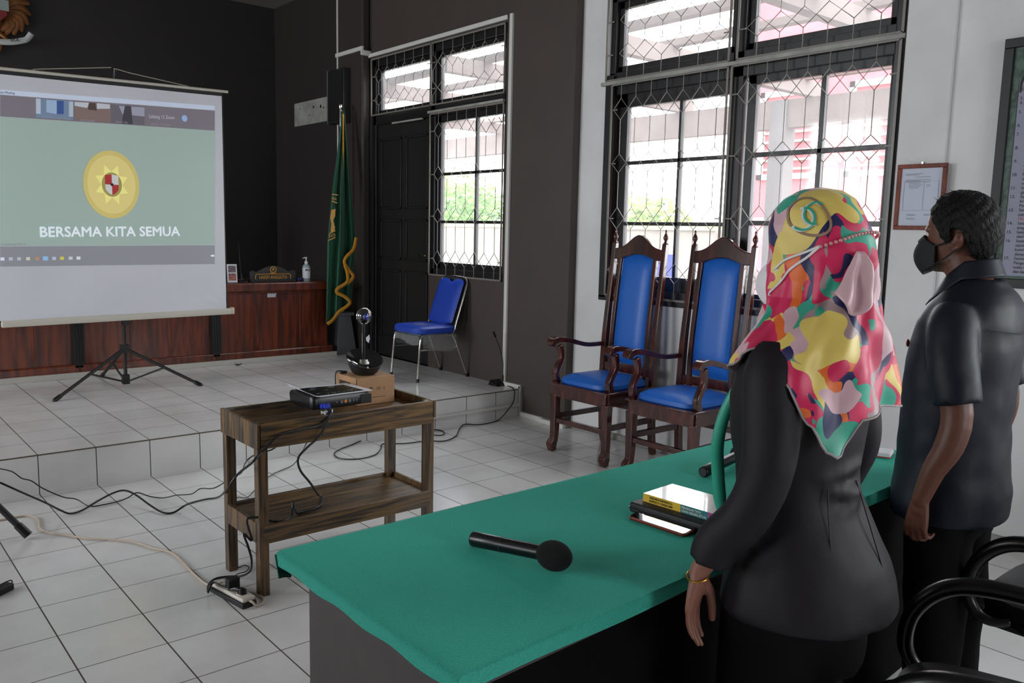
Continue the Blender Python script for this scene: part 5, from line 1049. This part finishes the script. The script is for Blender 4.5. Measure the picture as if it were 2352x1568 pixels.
# trousers and shoes
q = MB(); legs(q, .74, .115, .10, .088, x=.095, yk=.01); q.rings([(0, -.02, .60, .19, .13, .15), (0, -.02, .74, .20, .14, .155), (0, -.02, .82, .17, .12, .13)], 28)
q.build('trousers', M_trouser, wo, mods=(remesh(.012, 8, .012, .12),)); shoes(wo, .10, M_plastic)
# jacket with full-length sleeves
q = MB()
q.rings([(0, -.03, .735, .222, .158, .200), (0, -.03, .745, .230, .165, .208), (0, -.03, .79, .224, .160, .200), (0, -.025, .84, .212, .152, .185), (0, -.015, .90, .19, .14, .158), (0, -.005, .98, .165, .128, .128), (0, 0, 1.03, .165, .130, .125), (0, 0, 1.10, .178, .145, .135), (0, 0, 1.18, .19, .15, .14), (0, -.005, 1.25, .190, .130, .130), (0, -.01, 1.295, .170, .110, .11), (0, -.012, 1.33, .125, .092, .088), (0, -.012, 1.36, .085, .075, .07)], 40, 2.2)
for sx, wv in ((-1, wr), (1, V((.262, .09, .825)))):
    q.tube([(sx*.15, -.012, 1.278), (sx*.184, -.018, 1.24), (sx*.208, -.038, 1.13), (sx*.220, -.036, 1.05), (sx*.232, -.002, .965), wv+V((sx*-.012, -.038, .07)), wv+V((sx*-.008, -.026, .028))], [.060, .064, .059, .056, .053, .050, .049], 20, smooth=4)
for zc, a0_, a1_, sl, rr_ in ((1.045, 120, 205, .03, .013), (1.0, 130, 215, -.035, .015), (.955, 105, 200, .05, .014), (.915, 140, 205, -.03, .012)):
    q.tube([(-math.sin(rad(a0_+(a1_-a0_)*k/8))*.146, math.cos(rad(a0_+(a1_-a0_)*k/8))*(.118+.12*max(0, 1.0-zc))-.012, zc+sl*(k/8-.5)) for k in range(9)], [.004, .010, rr_, rr_, rr_*1.1, rr_, rr_*.9, .009, .004], 10, smooth=2, rnd=True)
jk = q.build('jacket', M_suit, wo, mods=(remesh(.0085, 6, .011, .13),))
# seams
def jseam(x_, y0_, pts_): MB().tube(pts_, .0016, 6, smooth=5).build('seam', mat('dark_seam', (22, 20, 24), .7), jk)
jseam(0, 0, [(-.14, -.185, .75), (-.135, -.170, .82), (-.11, -.135, .94), (-.10, -.120, 1.02)])
jseam(0, 0, [(.02, -.236, .75), (.02, -.215, .82), (.02, -.165, .94), (.02, -.13, 1.02)])
# bracelet and ring
MB().tube([wr+V((.0265*math.cos(2*pi*k/24), .0265*math.sin(2*pi*k/24)*.95, -.006+.006*math.cos(2*pi*k/24))) for k in range(24)], .0022, 6, closed=True).build('bracelet', mat('bright_gold', (212, 164, 60), .25, metal=1), wo)

# headscarf surface: rings (z, half width, front, back), cut by a hem that varies around the body
SCF = [(1.0, .230, .185, .185), (1.08, .230, .185, .187), (1.16, .230, .165, .182), (1.22, .226, .146, .178), (1.26, .218, .133, .174), (1.30, .200, .112, .168), (1.335, .160, .096, .160), (1.365, .122, .094, .150), (1.395, .100, .099, .144), (1.43, .093, .101, .142), (1.47, .093, .103, .138), (1.51, .095, .104, .124), (1.545, .093, .103, .112), (1.575, .082, .095, .096), (1.60, .062, .076, .075), (1.616, .036, .046, .045), (1.622, .004, .004, .004)]
HEM = [(0, 1.22), (20, 1.225), (38, 1.25), (52, 1.265), (66, 1.285), (80, 1.298), (92, 1.285), (108, 1.24), (124, 1.165), (136, 1.11), (142, 1.10), (150, 1.125), (160, 1.17), (180, 1.185), (215, 1.17), (240, 1.19), (270, 1.26), (300, 1.28), (320, 1.27), (340, 1.24), (360, 1.22)]
def scarf(phi, z, off=0.):
    """phi degrees from the front (0) over the left side (90) to the back (180)"""
    a, bf, bb = lerp_tab([(r_[0],)+r_[1:] for r_ in SCF], z); p_ = rad(phi); s_, c_ = -math.sin(p_), math.cos(p_)
    e = 2/2.15; x = math.copysign(abs(s_)**e, s_)*a; y = math.copysign(abs(c_)**e, c_)*(bf if c_ > 0 else bb)
    # folds: gathered under the bun and falling over the shoulder
    g = max(0, min(1, (1.50-z)/.22)); f_ = .0085*g*math.sin(rad(phi)*9+z*22)+.004*g*math.sin(rad(phi)*17-z*31)+.0025*math.sin(rad(phi)*5+z*60)
    f_ += .012*max(0, 1-abs(phi-172)/22)*max(0, 1-abs(z-1.475)/.06)                     # bun at the back
    f_ += .010*max(0, 1-abs(phi-112)/11)*max(0, min(1, (1.49-z)/.04))*max(0, min(1, (z-1.31)/.05))   # thick fold behind the ear
    r_ = math.hypot(x, y); k = (r_+f_+off)/max(r_, 1e-4)
    return V((x*k, y*k-.006, z))
def hemz(phi): return lerp_tab(HEM, phi % 360)[0]
def sc_fn(u, v):
    phi = 360*u; h = hemz(phi); t = v**.9; z = 1.622+(h-1.622)*t; return scarf(phi, z)
def sc_skip(u, v):
    phi = 360*u; z = 1.622+(hemz(phi)-1.622)*v**.9; d = min(phi, 360-phi); return d < 34 and 1.375 < z < 1.563
def scarf_mat():
    m = bpy.data.materials.new('patterned_satin_scarf'); m.use_nodes = True; n = m.node_tree.nodes; L = m.node_tree.links; b = n['Principled BSDF']
    b.inputs['Roughness'].default_value = .48; b.inputs['Sheen Weight'].default_value = .15
    tc = n.new('ShaderNodeTexCoord'); ns = n.new('ShaderNodeTexNoise'); ns.inputs['Scale'].default_value = 9; ns.inputs['Detail'].default_value = 1.2; L.new(tc.outputs['Object'], ns.inputs[0])
    sb = n.new('ShaderNodeVectorMath'); sb.operation = 'SUBTRACT'; L.new(ns.outputs['Color'], sb.inputs[0]); sb.inputs[1].default_value = (.5, .5, .5)
    sc_ = n.new('ShaderNodeVectorMath'); sc_.operation = 'SCALE'; L.new(sb.outputs[0], sc_.inputs[0]); sc_.inputs['Scale'].default_value = .20
    ad_ = n.new('ShaderNodeVectorMath'); ad_.operation = 'ADD'; L.new(tc.outputs['Object'], ad_.inputs[0]); L.new(sc_.outputs[0], ad_.inputs[1])
    def layer(scale, rot, seed):
        mp = n.new('ShaderNodeMapping'); mp.inputs['Scale'].default_value = scale; mp.inputs['Rotation'].default_value = rot; mp.inputs['Location'].default_value = seed; L.new(ad_.outputs[0], mp.inputs[0])
        vo = n.new('ShaderNodeTexVoronoi'); vo.inputs['Scale'].default_value = 1; L.new(mp.outputs[0], vo.inputs[0]); s_ = n.new('ShaderNodeSeparateColor'); L.new(vo.outputs['Color'], s_.inputs[0]); return s_
    big = layer((11, 11, 7), (.5, .6, .2), (1.3, .2, 2.1)); sml = layer((26, 26, 11), (.9, .5, .4), (4.2, 1.1, .3))
    def ramp(sock, cols):
        r = n.new('ShaderNodeValToRGB'); r.color_ramp.interpolation = 'CONSTANT'; L.new(sock, r.inputs[0]); e = r.color_ramp.elements
        while len(e) < len(cols): e.new(.5)
        for i, (p_, c) in enumerate(cols): e[i].position = p_; e[i].color = srgb(*c)
        return r.outputs[0]
    PK, CR, NV, TL_, YE, OR, TA = (206, 168, 176), (204, 28, 84), (30, 30, 82), (48, 160, 134), (222, 196, 100), (226, 104, 32), (158, 132, 134)
    c1 = ramp(big.outputs[0], [(0, PK), (.26, CR), (.46, NV), (.62, YE), (.80, TL_), (.93, PK)])
    c2 = ramp(sml.outputs[1], [(0, NV), (.22, CR), (.45, TL_), (.62, YE), (.78, OR), (.84, TA), (.92, PK)])
    gt = n.new('ShaderNodeMath'); gt.operation = 'GREATER_THAN'; L.new(sml.outputs[0], gt.inputs[0]); gt.inputs[1].default_value = .60
    mx = n.new('ShaderNodeMix'); mx.data_type = 'RGBA'; L.new(gt.outputs[0], mx.inputs[0]); L.new(c1, mx.inputs[6]); L.new(c2, mx.inputs[7])
    # large plain yellow field printed over the crown, teal border at the back hem
    def blob(c, s_, prev, col):
        v1 = n.new('ShaderNodeVectorMath'); v1.operation = 'SUBTRACT'; L.new(ad_.outputs[0], v1.inputs[0]); v1.inputs[1].default_value = c
        v2 = n.new('ShaderNodeVectorMath'); v2.operation = 'DIVIDE'; L.new(v1.outputs[0], v2.inputs[0]); v2.inputs[1].default_value = s_
        v3 = n.new('ShaderNodeVectorMath'); v3.operation = 'LENGTH'; L.new(v2.outputs[0], v3.inputs[0])
        lt = n.new('ShaderNodeMath'); lt.operation = 'LESS_THAN'; L.new(v3.outputs['Value'], lt.inputs[0]); lt.inputs[1].default_value = 1
        k = n.new('ShaderNodeMix'); k.data_type = 'RGBA'; L.new(lt.outputs[0], k.inputs[0]); L.new(prev, k.inputs[6]); k.inputs[7].default_value = srgb(*col); return k.outputs[2]
    o = blob((-.095, -.03, 1.56), (.09, .066, .075), mx.outputs[2], YE)
    o = blob((-.12, -.15, 1.09), (.10, .12, .075), o, (40, 150, 124))
    o = blob((-.15, -.10, 1.17), (.05, .06, .05), o, NV)
    o = blob((-.09, -.04, 1.365), (.06, .045, .04), o, PK)
    o = blob((-.10, -.09, 1.31), (.05, .028, .06), o, YE)
    o = blob((-.16, -.04, 1.27), (.06, .04, .03), o, TL_)
    o = blob((-.10, -.16, 1.30), (.06, .05, .045), o, CR)
    o = blob((-.13, -.13, 1.22), (.06, .06, .028), o, PK)
    o = blob((-.17, .02, 1.30), (.05, .05, .03), o, CR)
    L.new(o, b.inputs['Base Color']); return m
M_scarf = scarf_mat()
hj = MB().grid(sc_fn, 200, 110, wrap=True, skip=sc_skip).build('headscarf', M_scarf, wo, mods=(solid(.0035),), recalc=False, sm=60)
# inner face opening band, pale hem piping, hanging corner at the bun, front end of the scarf
MB().tube([scarf(p_, hemz(p_)+.001, .002) for p_ in range(0, 360, 3)], .0026, 6, closed=True).build('hem_piping', mat('grey_hem', (150, 140, 140), .6), hj)
def tail(u, v): phi = 150+(u-.5)*(8+30*v**.7)-8*v; z = 1.495-.125*v*(1-.9*abs(u-.55)**1.6); return scarf(phi, z, .012+.012*math.sin(u*9)*v+.006*v)
MB().grid(tail, 20, 20).build('scarf_tail', mat('pink_scarf_fold', (206, 170, 176), .4), hj, mods=(solid(.002),), recalc=False)
MB().tube([(-.075, .125, 1.20), (-.075, .158, 1.13), (-.07, .176, 1.06), (-.055, .182, 1.0), (-.045, .178, .93), (-.04, .174, .90)], [.010, .014, .016, .016, .016, .013], 12, smooth=5, rnd=True).build('front_fold', mat('teal_scarf_fold', (48, 158, 132), .4), hj)
# printed crest on the crown: brown oval ring with two interlocking arcs
def onscarf(cx, cy, pts_, w_, m_, off): 
    P_ = [scarf(cx+a, cy+b_, off) for a, b_ in pts_]; q = MB(); n__ = len(P_)
    for i in range(n__-1):
        dd = (P_[i+1]-P_[i]).normalized(); nn = V((P_[i].x, P_[i].y, (P_[i].z-1.45)*.5)).normalized(); s_ = dd.cross(nn).normalized()*w_/2
        q.add([P_[i]-s_, P_[i+1]-s_, P_[i+1]+s_, P_[i]+s_], [(0, 1, 2, 3)])
    q.build('printed_crest', m_, hj, recalc=False, mods=(solid(.0006),), sm=0)
CXp, CZp = 100, 1.562
ell_ = lambda ax, az, a0, a1, cx=0, cz=0, tl=0: [(cx+ax*math.cos(rad(a0+(a1-a0)*k/36))+tl*math.sin(rad(a0+(a1-a0)*k/36)), cz+az*math.sin(rad(a0+(a1-a0)*k/36))) for k in range(37)]
onscarf(CXp, CZp, ell_(24, .038, 0, 360, tl=-8), .0058, mat('print_taupe', (150, 124, 104), .4), .0045)
onscarf(CXp, CZp, ell_(12, .022, 40, 290, 6, .006), .007, mat('print_white', (226, 224, 214), .4), .0042); onscarf(CXp, CZp, ell_(12, .022, -140, 110, -6, -.006), .007, mat('print_white', (226, 224, 214), .4), .0042)
onscarf(CXp, CZp, ell_(12, .022, 50, 280, 8, .007), .0045, mat('print_teal', (52, 166, 140), .4), .0054); onscarf(CXp, CZp, ell_(12, .022, -130, 100, -4, -.005), .0045, mat('print_teal', (52, 166, 140), .4), .0054)
# mask, its straps and the beaded chain round the scarf
def mk(u, v):
    a = -78+156*u; z = 1.366+.104*v; bl = math.cos(rad(a)); r_ = .100+.030*max(0, bl)**1.5*(1-abs(2*v-1)**2.2)
    return V((-math.sin(rad(a))*.078*(1+.05*(1-abs(2*v-1))), math.cos(rad(a))*r_+.003-.012*(abs(2*v-1)**2), z))
MB().grid(mk, 30, 20).build('face_mask', M_maskw, wo, mods=(solid(.0025),), recalc=False)
for za, phz, sz in ((1.452, 66, 1.503), (1.400, 66, 1.503)):
    for s_ in (1, -1):
        P_ = [V((s_*-.079, .03, za))]+[(lambda w_: V((w_.x*s_, w_.y, w_.z)))(scarf(phz-8+(112-phz)*k/8+8*k/8, za+(sz-za)*(k/8), .0045)) for k in range(9)]
        MB().tube(P_, .0028, 6, smooth=2).build('mask_strap', mat('white_elastic', (224, 222, 224), .6), wo)
q = MB(); n__ = 30
for k in range(n__): p_ = scarf(113+(247-113)*k/(n__-1), 1.503+.03*math.sin(pi*k/(n__-1)), .0115); q.ell(p_, .0042, .0042, .0036, 8, 6)
bd = q.build('beaded_chain', mat('pink_glass_beads', (206, 150, 150), .15, spec=.9), wo)

# ---------------- the man: dark short-sleeved shirt, black mask
mn = thing('person', (1.70, -4.140, 0), 'person with short black hair, black mask and dark short-sleeved shirt beside the table', 'person', rz=rad(6))
mn.scale = (1, .93, 1)
wl = V((-.256, .0, .795))
q = MB(); head(q, 1.428, .04, .97)
q.tube([(0, -.04, 1.33), (0, -.01, 1.40), (0, .025, 1.47)], [.075, .06, .058], 18, rnd=True)
q.rings([(0, -.01, .68, .10, .08, .08), (0, -.01, .76, .165, .11, .12), (0, 0, .88, .165, .12, .11), (0, 0, 1.0, .155, .12, .10), (0, 0, 1.15, .16, .115, .11), (0, -.01, 1.27, .165, .10, .11), (0, -.02, 1.34, .14, .075, .09), (0, -.03, 1.38, .08, .06, .07)], 28)
for sx, wv in ((-1, wl), (1, V((.256, .0, .795)))):
    q.tube([(sx*.15, -.02, 1.285), (sx*.225, -.035, 1.19), (sx*.245, -.075, 1.05), (sx*.258, -.065, .96), (sx*.262, -.03, .885), wv], [.052, .048, .044, .041, .033, .025], 16, smooth=3, rnd=True)
hand(q, wl, (.05, .10, -1), (1, -.35, 0), (.3, 1, 0), L=.175, curl=(.75, .8, .85, .9), th=(.35, .3), r=.0092)
hand(q, (.256, .0, .795), (-.05, .10, -1), (-1, -.35, 0), (-.3, 1, 0), L=.175, curl=(.75, .8, .85, .9), th=(.35, .3), r=.0092)
legs(q, .76, .08, .055, .04)
q.build('body', M_skinm, mn, mods=(remesh(.0046, 3),))
for sx in (-1, 1): MB().ell((sx*.031, .113, 1.541), .0115, .0115, .0100, 14, 8).build('eye', M_eyew, mn); MB().ell((sx*.031, .1225, 1.541), .0055, .003, .0055, 12, 8).build('iris', M_iris, mn)
q = MB(); legs(q, .80, .110, .095, .085, x=.095, yk=.0, y0=-.02); q.rings([(0, -.01, .66, .185, .12, .125), (0, -.01, .80, .185, .125, .13), (0, -.01, .86, .16, .12, .12)], 28)
q.build('trousers', M_trouser, mn, mods=(remesh(.012, 8, .012, .12),)); shoes(mn, .105, M_plastic)
q = MB()
q.rings([(0, 0, .700, .195, .150, .165), (0, 0, .708, .206, .158, .172), (0, 0, .78, .208, .160, .175), (0, 0, .88, .204, .150, .160), (0, 0, 1.0, .204, .152, .155), (0, 0, 1.12, .208, .152, .160), (0, -.005, 1.22, .212, .145, .165), (0, -.01, 1.29, .205, .130, .155), (0, -.02, 1.34, .180, .105, .135), (0, -.028, 1.375, .130, .085, .11), (0, -.03, 1.40, .09, .072, .085), (0, -.03, 1.415, .075, .066, .075)], 40, 2.3)
for sx in (-1, 1): q.tube([(sx*.155, -.02, 1.312), (sx*.193, -.025, 1.275), (sx*.226, -.045, 1.19), (sx*.242, -.065, 1.12), (sx*.248, -.075, 1.075)], [.062, .070, .070, .069, .068], 22, smooth=4)
shirt = q.build('shirt', M_shirt, mn, mods=(remesh(.0085, 6, .012, .12),))
# collar: stand and folded leaf with a pointed front
def col_(u, v):
    a = 360*u; d = min(a, 360-a); p_ = rad(a); r_ = .070+.022*v; z = 1.455-.012*(1-math.cos(p_))*-1-.0*v-.052*v-.035*max(0, math.cos(p_))*v
    fr = max(0, math.cos(p_)); return V((-math.sin(p_)*r_*1.02, math.cos(p_)*r_*(1.05)-.008+.03*fr*v, z-.045*fr-.004))
MB().grid(col_, 72, 8, wrap=True, skip=lambda u, v: min(u, 1-u)*360 < 6+18*v).build('collar', M_shirt, mn, mods=(solid(.003),), recalc=False)
q = MB()
for a, b_ in (((-.075, .130, 1.19), (-.13, .110, 1.185)), ): q.tube([V(a), V(a).lerp(V(b_), .5)+V((0, .004, 0)), V(b_)], .004, 6)
q.build('pocket_edge', M_shirt, shirt); MB().ell((-.10, .130, 1.215), .009, .005, .012, 10, 6).build('pin', mat('red_gold_pin', (150, 60, 40), .3, metal=.5), shirt)
MB().tube([(-.20, -.125, 1.285), (-.10, -.178, 1.27), (0, -.183, 1.268), (.10, -.178, 1.27), (.2, -.125, 1.285)], .0016, 6, smooth=5).build('yoke_seam', mat('dark_seam', (22, 20, 24), .7), shirt)
# hair cap
HZ = 1.428
def hairr(phi, th):
    """direction from the skull centre: phi from front, th from the top (degrees)"""
    p_, t = rad(phi), rad(th); s_ = math.sin(t); c = V((0, .03, HZ+.128))
    ax, ay, az = .082, (.096 if math.cos(p_) > 0 else .106), .100
    wob = 1+.018*math.sin(phi*.21+th*.3)+.012*math.sin(phi*.57-th*.41)+random.uniform(-.008, .008)
    if math.cos(p_) > .3 and th < 45: wob += .05*max(0, math.cos(p_))*math.sin(rad(th*2))
    return c+V((-math.sin(p_)*s_*ax, math.cos(p_)*s_*ay, math.cos(t)*az))*wob
HL = [(0, 60), (25, 62), (42, 70), (55, 86), (68, 96), (74, 112), (82, 112), (88, 88), (100, 90), (112, 108), (122, 132), (150, 142), (180, 144)]
def hl(phi): d = phi if phi <= 180 else 360-phi; return lerp_tab(HL, d)[0]
MB().grid(lambda u, v: hairr(360*u, hl(360*u)*v), 120, 50, wrap=True).build('hair', M_hair, mn, mods=(solid(.012, -1.),), recalc=False, sm=60)
hr = MB()
for k in range(320):
    ph_, t_ = random.uniform(0, 360), random.uniform(0, 1); t_ = (t_**.5)*hl(ph_)*.98; a = hairr(ph_, t_); n_v = (a-V((0, .03, HZ+.11))).normalized(); fw = V((0, .5 if t_ < 50 else -.1, -.3 if t_ > 50 else .2))
    L__ = random.uniform(.010, .022); hr.tube([a-n_v*.004, a+n_v*L__*.5+fw*L__*.2, a+n_v*L__*.55+fw*L__*.9+V((random.uniform(-.006, .006),)*3)], [.0016, .0012, .0004], 4)
hrs = hr.build('hair_tufts', M_hair, mn); hrs['kind'] = 'stuff'
# black mask wrapping to the ear
def mk2(u, v):
    a = -64+128*u; z = HZ-.010+.118*v; d = abs(a)/64; z = HZ+.050+(z-HZ-.050)*(1-.52*d**1.6); bl = max(0, math.cos(rad(a)))
    r_ = .090+.034*bl**2*(1-abs(2*v-1)**2)*1.0+.004
    return V((-math.sin(rad(a))*.073, bl*r_+.040+(.006 if v > .8 else 0)*bl, z))
MB().grid(mk2, 32, 20).build('face_mask', M_maskb, mn, mods=(solid(.003),), recalc=False)
for s_ in (-1, 1):
    for z0_, z1_ in ((HZ+.078, HZ+.100), (HZ+.022, HZ+.070)):
        MB().tube([(s_*.066, .085, z0_), (s_*.077, .045, (z0_*.5+z1_*.5)), (s_*.083, .015, z1_)], .0022, 6, smooth=3).build('mask_strap', M_maskb, mn)
